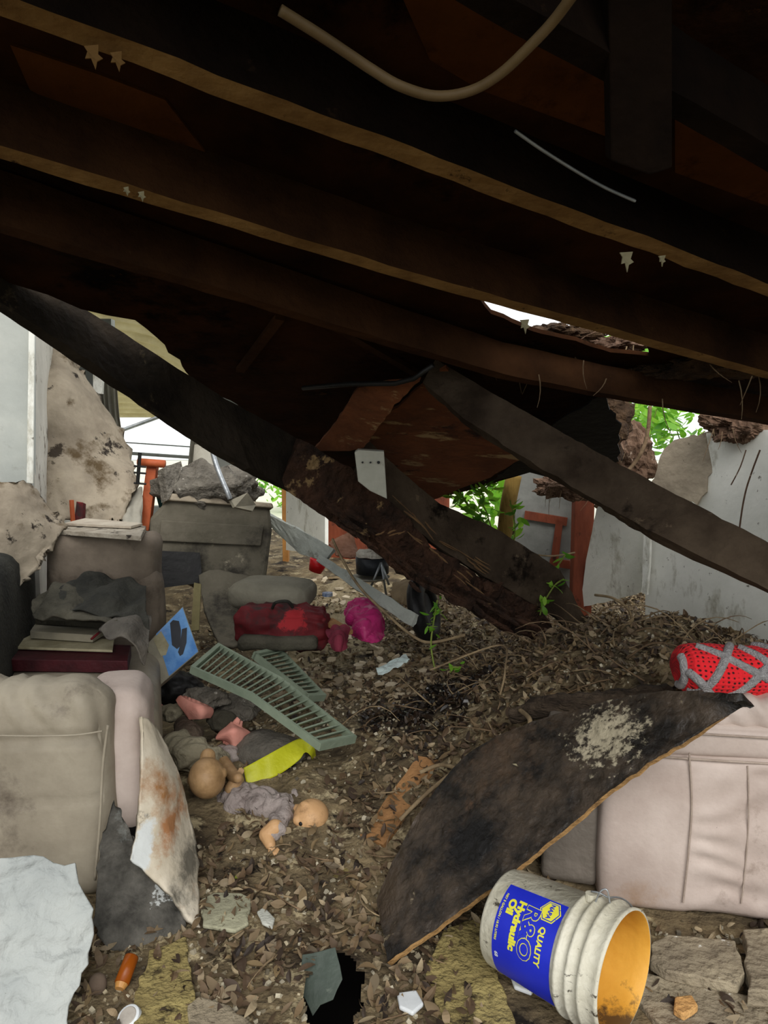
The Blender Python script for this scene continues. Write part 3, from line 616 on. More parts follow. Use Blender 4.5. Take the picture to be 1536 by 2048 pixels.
# ------------------------------------------------------------------ left side: fallen drywall
def gs(name, rows, m, label, cat, th=.012, nu=30, nv=30, disp=None, jg=.006, par=None, smooth=True):
    R_ = [[P(*q) for q in r] for r in rows]
    o = mk(name, grid(R_, nu, nv, th, disp, jg), m, par, smooth=smooth)
    return tag(o, label, cat) if label else o
nd = lambda a, s_: (lambda u, v_, p: a*N(p, s_, 4) + a*.5*abs(N(p, s_*2.5, 2)) + a*.25*N(p, s_*8, 2))
gs('fallen_drywall', [[(95, 715, 4.3), (125, 700, 4.4), (150, 735, 4.5)], [(66, 790, 3.9), (140, 780, 4.0), (212, 810, 4.3)], [(66, 880, 3.8), (150, 880, 3.9), (258, 900, 4.2)], [(70, 960, 3.7), (160, 970, 3.75), (272, 960, 4.0)], [(100, 1040, 3.6), (170, 1045, 3.65), (240, 1050, 3.8)]], M_dry, 'large tan mouldy drywall sheet slumped against the left wall', 'drywall', disp=nd(.05, 4), jg=.05)
gs('fallen_drywall', [[(-80, 960, 2.9), (20, 965, 3.0), (75, 985, 3.1)], [(-80, 1060, 2.8), (20, 1060, 2.85), (128, 1050, 3.05)], [(-120, 1290, 2.6), (-20, 1250, 2.68), (85, 1110, 2.9)]], M_dry, 'grey mouldy drywall slab lying at left above the sofa back', 'drywall', disp=nd(.03, 5), jg=.03)
add_patch(M_dry, bpy.data.objects['fallen_drywall'], '#352c22', P(110, 905, 3.8), (.07, .5, .09), 16, .58, .10)
add_patch(M_dry, bpy.data.objects['fallen_drywall'], '#2a221b', P(205, 895, 3.95), (.08, .5, .08), 18, .58, .08)
# leaning panels by the sofa
gs('leaning_drywall', [[(284, 1432, 2.14), (300, 1440, 2.16), (318, 1460, 2.2)], [(284, 1540, 2.06), (325, 1540, 2.11), (368, 1575, 2.2)], [(276, 1650, 1.99), (330, 1660, 2.03), (392, 1700, 2.13)], [(262, 1718, 1.93), (330, 1780, 1.93), (402, 1856, 1.93)]], M_dry2, 'tall water-stained cream drywall piece leaning against sofa seat', 'drywall', th=.014, disp=nd(.01, 6), jg=.005)
gs('torn_drywall', [[(225, 1600, 2.0), (250, 1640, 2.0), (272, 1700, 1.99)], [(200, 1700, 1.96), (260, 1740, 1.97), (335, 1785, 1.97)], [(190, 1790, 1.92), (250, 1810, 1.92), (370, 1850, 1.93)], [(188, 1852, 1.88), (225, 1900, 1.84), (300, 1895, 1.87)]], M_torn, 'dark blackened drywall piece with peeling paint under the cream piece', 'drywall', disp=nd(.014, 8), jg=.01)
add_patch(M_dry2, bpy.data.objects['leaning_drywall'], '#6f6a5e', P(385, 1720, 2.1), (.045, .3, .26), 9, .50, .2)
add_patch(M_dry2, bpy.data.objects['leaning_drywall'], '#a8764e', P(345, 1640, 2.07), (.035, .3, .13), 9, .52, .2)
add_patch(M_dry2, bpy.data.objects['leaning_drywall'], '#cbcfcd', P(290, 1690, 1.98), (.035, .3, .10), 9, .50, .1)
add_patch(M_torn, bpy.data.objects['torn_drywall'], '#a9acaa', P(325, 1775, 1.965), (.035, .2, .06), 22, .52, .04)
mb = MB()
pl = plane(P(100, 1720, 1.70), P(-40, 1720, 1.66), P(100, 2110, 1.50))
mb.slab(pjag([(-60, 1722), (0, 1718), (45, 1712), (85, 1712), (110, 1728), (150, 1728), (158, 1770), (172, 1795), (184, 1815), (188, 1870), (176, 1930), (150, 1990), (134, 2040), (126, 2135), (-60, 2135)], pl, .005, .02, 6), .016)
tag(mk('plaster_slab', mb, M_plaster, bevel=.003), 'broken white textured plaster slab standing in the bottom left corner', 'plaster slab')

# ------------------------------------------------------------------ left sofa
S = thing('sofa', (-1.0, 2.5, 0), 'dirty grey leather sofa along the left wall, books and clothes on seat', 'sofa')
ang = radians(17); Ms = Matrix.Rotation(ang, 3, 'Z')
def arm_disp(p, q):
    w_ = 0
    if p.z > .2: w_ = .024*sin(q.x*75 + q.z*22 + 6*N(q, 4))*max(0, p.z-.25)*(.4+.9*abs(N(q, 5, 8)))*(1 if p.y < -.4 else .7)
    if abs(p.z - .52) < .05 and p.y < -.9: w_ -= .010
    if abs(p.z + .02) < .04 and p.y < -.9: w_ -= .005
    return w_ + .006*N(q, 6)
c = P(30, 1560, 2.0)
mk('near_arm', rbox((-1.275, 2.11, .335), (.90, .19, .67), .085, Matrix.Rotation(radians(4), 3, 'Z'), 40, arm_disp), M_leather_l, S, smooth=True)
mk('arm_piping', MB().tube(smoothpath([P(216, 1450, 1.985), P(206, 1530, 1.98), P(200, 1640, 1.975), P(190, 1760, 1.97)]), .004, 8), M_leather_l, S, smooth=True)
mk('arm_seam', MB().tube(smoothpath([P(-60, 1470, 1.93), P(60, 1472, 1.97), P(150, 1470, 1.99), P(205, 1462, 1.99)]), .0025, 6), M_leather_l, S)
# seat: front edge from (-.69,2.1) to (-.96,2.95)
mk('seat_cushion', rbox((-1.13, 2.58, .36), (.58, .80, .32), .06, Ms, 22, lambda p, q: .008*N(q, 4), .01), M_leather_l, S, smooth=True)
mk('seat_front', rbox((-.865, 2.29, .375), (.2, .30, .46), .06, Matrix.Rotation(radians(14), 3, 'Z'), 16, lambda p, q: .006*N(q, 5), .012), M_leather, S, smooth=True)
mk('far_arm', rbox((-1.215, 3.12, .60), (.44, .22, .76), .05, Matrix.Rotation(radians(3), 3, 'Z'), 30, lambda p, q: .014*sin(q.x*34+3*N(q, 3))*max(0, p.z-.0)*(.5+abs(N(q, 4))) + .010*N(q, 5), .012), M_cushion, S, smooth=True)
mk('far_cushion', rbox((-1.03, 3.12, .62), (.12, .2, .4), .05, Ms, 12, None, .01), M_cushion, S, smooth=True)
mk('backrest', rbox((-1.52, 2.72, .50), (.22, .95, .90), .08, Ms, 16, lambda p, q: .01*N(q, 5)), M_darkcloth, S, smooth=True)
mk('base', MB().box((-1.2, 2.5, .11), (.66, .9, .2), ang), M_black, S)
# things on the sofa
zs = .535
def on(px, py, z): return PZ(px, py, z)
def flat_item(name, px, z, th, m, label, cat, **k):
    pts = [PZ(x, y, z+th) for x, y in px]
    o = mk(name, MB().slab(pts, th, Vector((0, 0, -1))), m, bevel=.002); return tag(o, label, cat)
flat_item('album', [(-60, 1318), (255, 1322), (262, 1290), (-20, 1282)], zs, .045, M_maroon, 'large flat maroon album lowest on the sofa seat', 'album')
flat_item('folder', [(15, 1293), (225, 1300), (228, 1278), (60, 1270)], zs+.05, .010, M_paper, 'thin yellowed folder lying on the maroon album', 'folder')
flat_item('notebook', [(60, 1262), (185, 1270), (215, 1252), (75, 1240)], zs+.066, .03, M_card, 'grey beige notebook stacked on the yellowed folder', 'notebook')
flat_item('notebook', [(70, 1238), (215, 1247), (225, 1225), (90, 1215)], zs+.1, .02, M_cloth2, 'dark olive notebook on top of the sofa stack', 'notebook')
pn = MB().tube([on(183, 1278, zs+.062+.045), on(216, 1250, zs+.12)], .0045, 8)
tag(mk('pen', pn, M_redcloth, smooth=True), 'slim dark red pen leaning on the notebooks', 'pen')
def cloth(name, rows, m, label, amp=.02, s_=9, th=.006, cat='clothing'):
    R_ = [[P(*q) for q in r] for r in rows]
    return tag(mk(name, grid(R_, 44, 30, th, lambda u, v_, p: amp*(N(p, s_, 2) + .6*abs(N(p, s_*1.7, 6)) + .25*sin(u*17+v_*9+4*N(p, 6)))), m, smooth=True), label, cat)
cloth('dark_jacket', [[(150, 1160, 2.95), (220, 1150, 2.95), (292, 1175, 2.9)], [(110, 1195, 2.8), (200, 1185, 2.75), (290, 1215, 2.75)], [(100, 1235, 2.7), (190, 1230, 2.62), (300, 1262, 2.62)]], M_darkcloth, 'crumpled charcoal jacket draped against the sofa far arm', .035)
cloth('olive_shirt', [[(70, 1190, 2.85), (120, 1170, 2.85), (180, 1190, 2.8)], [(62, 1215, 2.75), (130, 1205, 2.7), (215, 1225, 2.68)], [(70, 1240, 2.65), (140, 1240, 2.6), (235, 1250, 2.58)]], M_cloth2, 'dusty olive shirt folded on the sofa behind the notebooks', .025)
cloth('grey_trousers', [[(215, 1240, 2.72), (255, 1222, 2.72), (300, 1235, 2.75)], [(200, 1262, 2.58), (250, 1250, 2.55), (298, 1280, 2.56)], [(212, 1275, 2.5), (260, 1285, 2.48), (292, 1330, 2.5)]], mat('worn_grey_trouser', '#4a4640', '#6b655c', 6, .95, .4, 60), 'worn grey trousers hanging over the sofa seat edge', .02)
flat_item('magazine', [(118, 1060), (282, 1072), (292, 1052), (200, 1042), (135, 1044)], .985, .02, mat('faded_magazine', '#8c8272', '#b0a797', 14, .85, .3, spots=('#3a332c', 14, .56, .05)), 'curled magazine pile on top of the sofa far arm', 'magazine')
flat_item('magazine', [(128, 1046), (262, 1052), (285, 1046), (170, 1036)], 1.008, .012, mat('faded_magazine_top', '#a79a8a', '#c0b6a4', 10, .85, .3), 'thin pale magazine topmost on the sofa far arm', 'magazine')

# blue printed box
BX = thing('gadget_box', P(325, 1368, 2.85), 'blue cardboard box with dark gadget picture beside the sofa', 'box')
pl = plane(P(310, 1372, 2.83), P(398, 1304, 2.95), P(366, 1212, 3.02))
q = [(292, 1290), (318, 1372), (398, 1304), (366, 1212)]
mk('carton', MB().slab([hit(x, y, pl) for x, y in q], .10), M_card, BX, bevel=.003)
plf = (pl[0] - pl[1]*(.002 if pl[1].dot(pl[0]-CAM) > 0 else -.002), pl[1])
mk('print', MB().slab([hit(x, y, plf) for x, y in ((312, 1268), (338, 1352), (396, 1303), (365, 1215))], .0015), M_boxblue, BX)
plg = (pl[0] - pl[1]*(.004 if pl[1].dot(pl[0]-CAM) > 0 else -.004), pl[1])
mk('print_gadget', MB().slab([hit(x, y, plg) for x, y in ((340, 1246), (346, 1240), (358, 1242), (362, 1260), (361, 1292), (354, 1298), (344, 1290))], .0015), M_darkprint, BX)
mk('print_gadget', MB().slab([hit(x, y, plg) for x, y in ((364, 1258), (374, 1255), (373, 1285), (366, 1308), (360, 1312), (356, 1304), (360, 1292))], .0015), M_darkprint, BX)
mk('print_panel', MB().slab([hit(x, y, plg) for x, y in ((306, 1278), (322, 1262), (338, 1290), (332, 1310), (322, 1312))], .001), M_paper, BX)

# ------------------------------------------------------------------ louvred shutters
def louver(corners, kink, n, label, frame=True):
    """corners: left-bottom, left-top, right-bottom, right-top (3D)"""
    lb, lt, rb, rt = corners
    def pt(u, v_):
        p = lerp(lerp(lb, rb, u), lerp(lt, rt, u), v_); p = p.copy(); p.z += kink*(1-abs(2*u-1)) ; return p
    T = thing('louvre_shutter', lerp(lb, rb, .5), label, 'shutter')
    nrm = (rb-lb).cross(lt-lb).normalized(); nrm = nrm if nrm.z > 0 else -nrm
    for v_ in (0, 1):
        pts = [pt(i/10, v_) for i in range(11)]; mb = MB(); side = (lt-lb).normalized()*(.012 if v_ == 0 else -.012)
        vs = []; fs = []
        for p in pts: vs += [p, p+side, p+side+nrm*.032, p+nrm*.032]
        for i in range(10):
            for j in range(4): fs.append((i*4+j, i*4+(j+1) % 4, (i+1)*4+(j+1) % 4, (i+1)*4+j))
        fs += [(3, 2, 1, 0), (40, 41, 42, 43)]
        mk('side_rail', MB().add(vs, fs), M_louver, T)
    for i in range(n):
        u = (i+.5)/n; a, b = pt(u, .02), pt(u, .98); t = (pt(min(1, u+.02), 0) - pt(max(0, u-.02), 0)).normalized()
        bl = (nrm*.80 + t*.60).normalized()
        a0 = a + nrm*.004; b0 = b + nrm*.004; w_ = .032; th_ = bl.cross((b-a).normalized())*.006
        mb = MB().add([a0, b0, b0+bl*w_, a0+bl*w_, a0+th_, b0+th_, b0+bl*w_+th_, a0+bl*w_+th_], [(0, 1, 2, 3), (7, 6, 5, 4), (0, 4, 5, 1), (1, 5, 6, 2), (2, 6, 7, 3), (3, 7, 4, 0)])
        mk('slat', mb, M_louver, T)
    for u, v_ in ((0, 0), (1, 0)):
        a, b = pt(u, 0), pt(u, 1); t = (rb-lb).normalized()*.01
        mk('end_rail', MB().add([a-t, b-t, b-t+nrm*.032, a-t+nrm*.032, a+t, b+t, b+t+nrm*.032, a+t+nrm*.032], [(0, 1, 2, 3), (7, 6, 5, 4), (0, 4, 5, 1), (1, 5, 6, 2), (2, 6, 7, 3), (3, 7, 4, 0)]), M_louver, T)
    return T
louver([P(382, 1348, 2.85), P(437, 1300, 3.12), P(634, 1500, 2.52), P(706, 1484, 2.66)], .035, 23, 'long grey green louvred shutter lying bent across the rubble')
louver([P(505, 1318, 3.22), P(556, 1306, 3.42), P(610, 1402, 3.0), P(645, 1400, 3.1)], .0, 12, 'second smaller green louvred shutter behind the long one')

# ------------------------------------------------------------------ dolls
def frame_from(fwd, up):
    f = fwd.normalized(); s_ = f.cross(up).normalized(); u = s_.cross(f); return Matrix((s_, f, u)).transposed()
def doll_head(c, r, fwd, up, m, T):
    Mx = frame_from(fwd, up); mb = MB().ell(c, (r*.92, r, r), Mx, 24, 16)
    L_ = lambda x, y, z: c + Mx @ Vector((x*r, y*r, z*r))
    mb.ell(L_(.38, .68, -.28), r*.32, None, 10, 8); mb.ell(L_(-.38, .68, -.28), r*.32, None, 10, 8)      # cheeks
    mb.ell(L_(0, .98, -.18), r*.13, None, 10, 8)                                                         # nose
    mb.ell(L_(0, .80, -.62), r*.2, None, 10, 8); mb.ell(L_(0, .92, -.42), (r*.17, r*.08, r*.06), Mx, 10, 8)   # chin, lips
    mb.ell(L_(.93, .0, -.1), (r*.1, r*.2, r*.26), Mx, 10, 8); mb.ell(L_(-.93, .0, -.1), (r*.1, r*.2, r*.26), Mx, 10, 8)
    mb.cap(L_(0, -.2, -.7), L_(0, -.2, -1.15), r*.42, r*.4)
    mk('head', mb, m, T, remesh=r*.05, rsm=3)
    for sx_ in (.36, -.36):
        mk('eye', MB().ell(L_(sx_, .88, .02), r*.12, None, 10, 8), M_black, T, smooth=True)
def hand(p, d, side, s_, mb):
    d = d.normalized(); side = (side - d*side.dot(d)).normalized(); nn = d.cross(side)
    mb.ell(p + d*s_*.5, (s_*.42, s_*.5, s_*.26), frame_from(d, nn), 12, 8)
    for k_, (o_, l) in enumerate(((-.33, .62), (-.11, .75), (.11, .7), (.33, .55))):
        a = p + d*s_*.8 + side*s_*o_; b = a + d*s_*l*.6 + side*s_*o_*.2; e = b + d*s_*l*.35 - nn*s_*.2
        mb.cap(a, b, s_*.12, s_*.105, 8); mb.cap(b, e, s_*.105, s_*.09, 8)
    a = p + d*s_*.3 - side*s_*.35; mb.cap(a, a + d*s_*.4 - side*s_*.35, s_*.13, s_*.1, 8)
# doll 2, in mauve gown
T2 = thing('baby_doll', PZ(560, 1660, .02), 'tan baby doll in mauve gown lying on its side, head right', 'doll')
hc = PZ(622, 1633, .085); doll_head(hc, .062, Vector((-.45, -.85, -.35)), Vector((.85, -.25, .2)), M_skin, T2)
sh = PZ(570, 1620, .085); hp = PZ(485, 1600, .08); mb = MB()
mb.ell(lerp(sh, hp, .2), (.06, .055, .05), None, 20, 12); mb.ell(lerp(sh, hp, .55), (.07, .07, .055), None, 20, 12); mb.ell(hp, (.078, .075, .055), None, 20, 12); mb.ell(PZ(460, 1600, .06), (.05, .06, .04), None); mb.ell(PZ(525, 1570, .07), (.06, .05, .05)); mb.cap(sh, PZ(552, 1660, .08), .04, .033)
mb.cap(sh, PZ(597, 1590, .09), .034, .03)
g = mk('gown', mb, M_gown, T2, remesh=.0045, rsm=5)
for vt in g.data.vertices: vt.co += vt.normal*(.006*sin(vt.co.x*90+vt.co.y*60+6*N(vt.co, 14)) + .006*N(vt.co, 30))
mb = MB(); e1 = PZ(533, 1678, .055); h1 = PZ(541, 1698, .04); mb.cap(PZ(550, 1655, .09), e1 + Vector((0, 0, .015)), .028, .026); mb.cap(e1 + Vector((0, 0, .015)), h1 + Vector((0, 0, .015)), .026, .018); hand(h1 + Vector((0, 0, .015)), PZ(553, 1712, .03)-h1, Vector((1, .3, 0)), .028, mb)
mk('arm', mb, M_skin, T2, remesh=.0028, rsm=2)
mb = MB(); h1 = PZ(612, 1583, .08); mb.cap(PZ(597, 1592, .09), h1, .02, .015); hand(h1, Vector((1, .2, -.2)), Vector((0, 1, 0)), .02, mb)
mk('arm', mb, M_skin, T2, remesh=.0028, rsm=2)
mk('foot', MB().cap(PZ(548, 1556, .04), PZ(560, 1550, .05), .014, .011).ell(PZ(566, 1548, .05), (.016, .01, .01)), M_skin2, T2, remesh=.003, rsm=2)
# doll 1, face down by the drywall
T1 = thing('baby_doll', PZ(400, 1600, .1), 'bald tan baby doll in khaki cloth, face down beside the drywall', 'doll')
hc = PZ(414, 1556, .2); doll_head(hc, .07, Vector((.2, .5, -.85)), Vector((.1, -.85, -.5)), M_skin2, T1)
mb = MB().ell(PZ(385, 1508, .2), (.08, .07, .06), None, 20, 12).ell(PZ(358, 1495, .2), (.07, .08, .06), None, 20, 12).cap(PZ(410, 1515, .19), PZ(440, 1520, .17), .045, .04)
g = mk('romper', mb, M_gown2, T1, remesh=.005, rsm=5)
for vt in g.data.vertices: vt.co += vt.normal*(.006*sin(vt.co.x*70+8*N(vt.co, 12)) + .007*N(vt.co, 25))
mb = MB(); a = PZ(440, 1518, .17); b = PZ(468, 1552, .16); mb.cap(a, b, .028, .024); h1 = PZ(476, 1556, .17); mb.cap(b, h1, .024, .018); hand(h1, PZ(484, 1538, .19)-h1, Vector((1, 0, 0)), .026, mb)
mk('arm', mb, M_skin2, T1, remesh=.003, rsm=2)
mb = MB().cap(PZ(474, 1560, .14), PZ(462, 1578, .12), .026, .024); mk('leg', mb, M_skin2, T1, remesh=.003, rsm=2)

def lump(name, px, py, z, r, m, label, cat, rough=.25, s_=10, rot=0, mats=None):
    c = PZ(px, py, z); mb = MB().ell(c, r, Matrix.Rotation(rot, 3, 'Z'), 48, 28)
    mb.v = [p + (p-c)*(rough*N(p, s_, 3) + rough*.5*N(p, s_*3, 5)) for p in mb.v]
    o = mk(name, mb, m, smooth=True); return tag(o, label, cat)
lump('sweater', 375, 1460, .19, (.05, .12, .04), mat('brown_ribbed_knit', '#4a3f35', '#6a5c4e', 8, .95, .8, 60), 'brown ribbed knit sleeve lying above the face-down doll', 'sleeve', .3, 9, .5)
lump('black_bag', 350, 1375, .28, (.12, .10, .075), M_black, 'black crumpled bag between blue box and rubble', 'bag', .3, 9)
lump('rubble_chunk', 410, 1400, .26, (.11, .07, .05), M_rubble, 'knobbly grey rubble chunk below the black bag', 'rubble', .4, 14)
lump('rubble_chunk', 475, 1415, .20, (.11, .09, .05), M_rubble, 'low grey chunk pressed against the long shutter', 'rubble', .35, 12)
lump('grey_sack', 535, 1500, .15, (.17, .10, .065), mat('grey_felt', '#55514a', '#706a60', 10, .98, .6, 60, spots=('#cfcac0', 22, .70, .03)), 'lumpy grey felt sack beneath the yellow strip', 'sack', .2, 8, -.3)
lump('wet_sack', 590, 1545, .06, (.09, .06, .05), M_black, 'small black bag below the yellow strip', 'bag', .3, 10)
lump('cloth_bundle', 445, 1440, .20, (.07, .05, .04), M_cloth2, 'olive cloth bundle between the pink foam pieces', 'cloth', .3, 12)
lump('cloth_bundle', 345, 1425, .22, (.05, .06, .04), M_gown2, 'pale torn cloth wad beside the sofa and drywall top', 'cloth', .4, 14)
lump('cloth_bundle', 450, 1510, .15, (.06, .05, .04), M_gown, 'grey mauve cloth wad right of the khaki doll body', 'cloth', .35, 14)
def foam(rows, label, d): return tag(mk('foam_piece', grid([[PZ(x, y, z) for x, y, z in r] for r in rows], 24, 16, .012, lambda u, v_, p: .012*N(p, 14, 3)), M_pink, smooth=True), label, 'foam piece')
foam([[(352, 1400, .29), (362, 1392, .31), (376, 1412, .28)], [(368, 1425, .25), (398, 1415, .29), (424, 1416, .26)], [(378, 1440, .22), (402, 1438, .24), (420, 1436, .22)]], 'salmon pink foam piece nearest the rubble chunk', 0)
foam([[(440, 1462, .22), (460, 1440, .26), (472, 1446, .25)], [(432, 1478, .2), (468, 1460, .25), (506, 1466, .2)], [(456, 1482, .17), (466, 1496, .17), (492, 1486, .17)]], 'salmon pink foam piece above the grey sack', 0)
foam([[(305, 1410, .24), (315, 1402, .26), (325, 1412, .25)], [(308, 1425, .22), (318, 1418, .24), (328, 1428, .22)], [(312, 1434, .2), (320, 1432, .2), (328, 1436, .2)]], 'small brownish pink foam scrap beside the sofa', 0)
# yellow film
rows = [[PZ(487, 1536, .17), PZ(540, 1507, .2), PZ(590, 1480, .22), PZ(608, 1478, .22), PZ(626, 1490, .20), PZ(634, 1520, .12), PZ(636, 1548, .06)],
        [PZ(494, 1572, .11), PZ(552, 1552, .13), PZ(596, 1522, .16), PZ(610, 1505, .18), PZ(622, 1512, .16), PZ(628, 1530, .1), PZ(628, 1556, .04)]]
tag(mk('yellow_strip', grid(rows, 60, 8, .003, lambda u, v_, p: .006*N(p, 20, 3)), M_yellow, smooth=True), 'bright yellow plastic strip curling over the grey sack', 'plastic strip')

# ------------------------------------------------------------------ dark bent board on the right
lo_ = [(775, 1925, .015), (880, 1850, .10), (1010, 1758, .22), (1150, 1640, .38), (1280, 1540, .53), (1390, 1470, .64), (1502, 1404, .735)]
up_ = [(752, 1800, .04), (795, 1705, .15), (870, 1580, .29), (960, 1490, .42), (1110, 1430, .56), (1310, 1384, .70), (1470, 1388, .76)]
Lp = [PZ(*q) for q in lo_]; Up = [PZ(*q) for q in up_]
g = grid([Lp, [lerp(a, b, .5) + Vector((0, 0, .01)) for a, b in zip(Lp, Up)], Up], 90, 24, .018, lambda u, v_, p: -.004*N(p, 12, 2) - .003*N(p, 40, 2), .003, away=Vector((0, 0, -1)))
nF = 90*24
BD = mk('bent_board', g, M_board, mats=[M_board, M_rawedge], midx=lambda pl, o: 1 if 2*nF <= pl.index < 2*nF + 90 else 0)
add_patch(M_board, BD, '#a39a83', PZ(1235, 1475, .56), (.22, .14, .12), 24, .545, .10, (1, 2, 2))  # whitish patch paints a grazing highlight into the board colour
add_patch(M_board, BD, '#4a3b2d', PZ(1010, 1530, .4), (.3, .2, .3), 14, .56, .25)
add_patch(M_board, BD, '#0c0a09', PZ(930, 1680, .25), (.2, .16, .2), 5, .50, .2)
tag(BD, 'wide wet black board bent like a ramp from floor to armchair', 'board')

# ------------------------------------------------------------------ right armchair
AC = thing('armchair', (1.15, 2.3, 0), 'pale pinkish leather armchair under the black board and red blanket', 'armchair')
cr = PZ(1205, 1800, .03); ra = math.atan2(-.06, .45); Mr = Matrix.Rotation(ra, 3, 'Z')
def loc(x, y, z): return Vector((cr.x, cr.y, 0)) + Mr @ Vector((x, y, 0)) + Vector((0, 0, z))
def pdisp(p, q):
    w_ = .006*N(q, 5)
    if p.y < -.7 and q.x > -.2:
        w_ += .006*sin(q.z*80 + 5*N(q, 5) + q.x*8)*math.exp(-((q.x+.14)/.07)**2)*(.5+abs(N(q, 7, 2))*1.6) + .004*sin(q.z*60+1+4*N(q, 4))*math.exp(-((q.x+.02)/.05)**2)
    return w_
mk('lower_panel', rbox(loc(.45, .18, .245), (.92, .36, .48), .028, Mr, 52, pdisp, .012), M_leather, AC, smooth=True)
mk('middle_band', rbox(loc(.47, .115, .525), (.90, .21, .10), .03, Mr, 26, lambda p, q: .004*N(q, 6), .006), M_leather, AC, smooth=True)
mk('top_roll', rbox(loc(.63, .125, .60), (.72, .20, .10), .045, Mr, 60, lambda p, q: (.008*sin(q.x*105+q.z*50+5*N(q, 3))*(.4+1.5*abs(N(q, 6, 2))) if p.y < .5 else .004*N(q, 6))), M_leather, AC, smooth=True)
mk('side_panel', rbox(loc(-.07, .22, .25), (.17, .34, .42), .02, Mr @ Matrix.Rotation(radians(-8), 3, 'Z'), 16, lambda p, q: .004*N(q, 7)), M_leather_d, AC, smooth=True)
mk('seam', MB().tube(smoothpath([loc(.225, -.012, .05), loc(.232, -.016, .2), loc(.235, -.016, .35), loc(.225, -.005, .50)]), .0028, 6), M_seam, AC)
mk('seam', MB().tube(smoothpath([loc(.385, -.01, .06), loc(.39, -.014, .2), loc(.39, -.014, .35), loc(.385, -.002, .47)]), .0022, 6), M_seam, AC)
mk('seam', MB().tube(smoothpath([loc(.0, .004, .485), loc(.2, -.002, .482), loc(.45, -.002, .48)]), .003, 6), M_seam, AC)
mk('seam', MB().tube(smoothpath([loc(.0, .004, .56), loc(.2, -.002, .558), loc(.45, -.002, .555)]), .003, 6), M_seam, AC)
mk('base_frame', MB().box(loc(.5, .2, .05), (.8, .3, .06), M=Mr), M_black, AC)

add_patch(M_leather, bpy.data.objects['lower_panel'], '#9a7c62', loc(.08, 0, .06), (.16, .3, .10), 6, .50, .3)
# crochet blanket rolled on the armchair
BL = thing('crochet_blanket', (1.2, 2.2, .66), 'rolled red crochet blanket with grey stripes on the armchair', 'blanket')
M_net = bpy.data.materials.new('red_crochet_net'); M_net.use_nodes = True
t = M_net.node_tree; b_ = t.nodes['Principled BSDF']; b_.inputs['Roughness'].default_value = .95
uvn = t.nodes.new('ShaderNodeTexCoord'); mp = t.nodes.new('ShaderNodeMapping'); mp.inputs['Scale'].default_value = (1, 1, 1); t.links.new(uvn.outputs['UV'], mp.inputs[0])
vo = t.nodes.new('ShaderNodeTexVoronoi'); vo.inputs['Scale'].default_value = 1.0; vo.inputs['Randomness'].default_value = .25; t.links.new(mp.outputs[0], vo.inputs[0])
cr_ = t.nodes.new('ShaderNodeValToRGB'); t.links.new(vo.outputs['Distance'], cr_.inputs[0]); e = cr_.color_ramp.elements
e[0].position = .20; e[0].color = lin('#3a0508'); e[1].position = .32; e[1].color = lin('#dd1c26')
t.links.new(cr_.outputs[0], b_.inputs['Base Color']); bp = t.nodes.new('ShaderNodeBump'); bp.inputs['Strength'].default_value = .9; bp.inputs['Distance'].default_value = .006
t.links.new(vo.outputs['Distance'], bp.inputs['Height']); t.links.new(bp.outputs[0], b_.inputs['Normal'])
bl0 = P(1352, 1336, 2.12); bl1 = P(1640, 1338, 2.14); axd = (bl1-bl0).normalized()
def blpt(s_, a, e_=0):
    rr = .078*(1 - .55*max(0, 1 - s_/.045)**2.2); rr += .006*N((s_*6, cos(a), sin(a)), 1.5) + e_
    c = bl0 + axd*s_ + Vector((0, 0, -.01*sin(s_*9)))
    return c + Vector((0, cos(a)*rr*1.25, sin(a)*rr))
vs = []; fs = []; NS, NA = 70, 64; Ltot = .42
for i in range(NS+1):
    for j in range(NA): vs.append(blpt(Ltot*i/NS, 2*pi*j/NA))
fs = [(i*NA+j, i*NA+(j+1) % NA, (i+1)*NA+(j+1) % NA, (i+1)*NA+j) for i in range(NS) for j in range(NA)] + [tuple(range(NA-1, -1, -1)), tuple(range(NS*NA, NS*NA+NA))]
net = mk('red_netting', MB().add(vs, fs), M_net, BL, smooth=True)
me = net.data; uvl = me.uv_layers.new(name='UVMap')
for pl_ in me.polygons:
    for li in pl_.loop_indices:
        vi = me.loops[li].vertex_index; i, j = divmod(vi, NA); 
        if pl_.loop_total == 4 and j == 0 and any(me.loops[q].vertex_index % NA == NA-1 for q in pl_.loop_indices): j = NA
        uvl.data[li].uv = (i/NS*Ltot*62, j/NA*36)
def stripe(pts): # (s, angle deg)
    P3 = [blpt(s_, radians(a), -.003) for s_, a in pts]
    return MB().tube(smoothpath(P3, 5), .0135, 10)
def line(s0, a0, s1, a1, n=14): return [(s0+(s1-s0)*k/n, a0+(a1-a0)*k/n) for k in range(n+1)]
for q in (line(.006, 110, .006, 260), line(.02, 230, .17, 80), line(.012, 170, .10, 235), line(.10, 235, .30, 110), line(.05, 100, .30, 200), line(.25, 70, .38, 210), line(.15, 240, .42, 225, 18), line(.19, 92, .28, 180)):
    mk('grey_stripe', stripe(q), M_crgrey, BL, smooth=True)

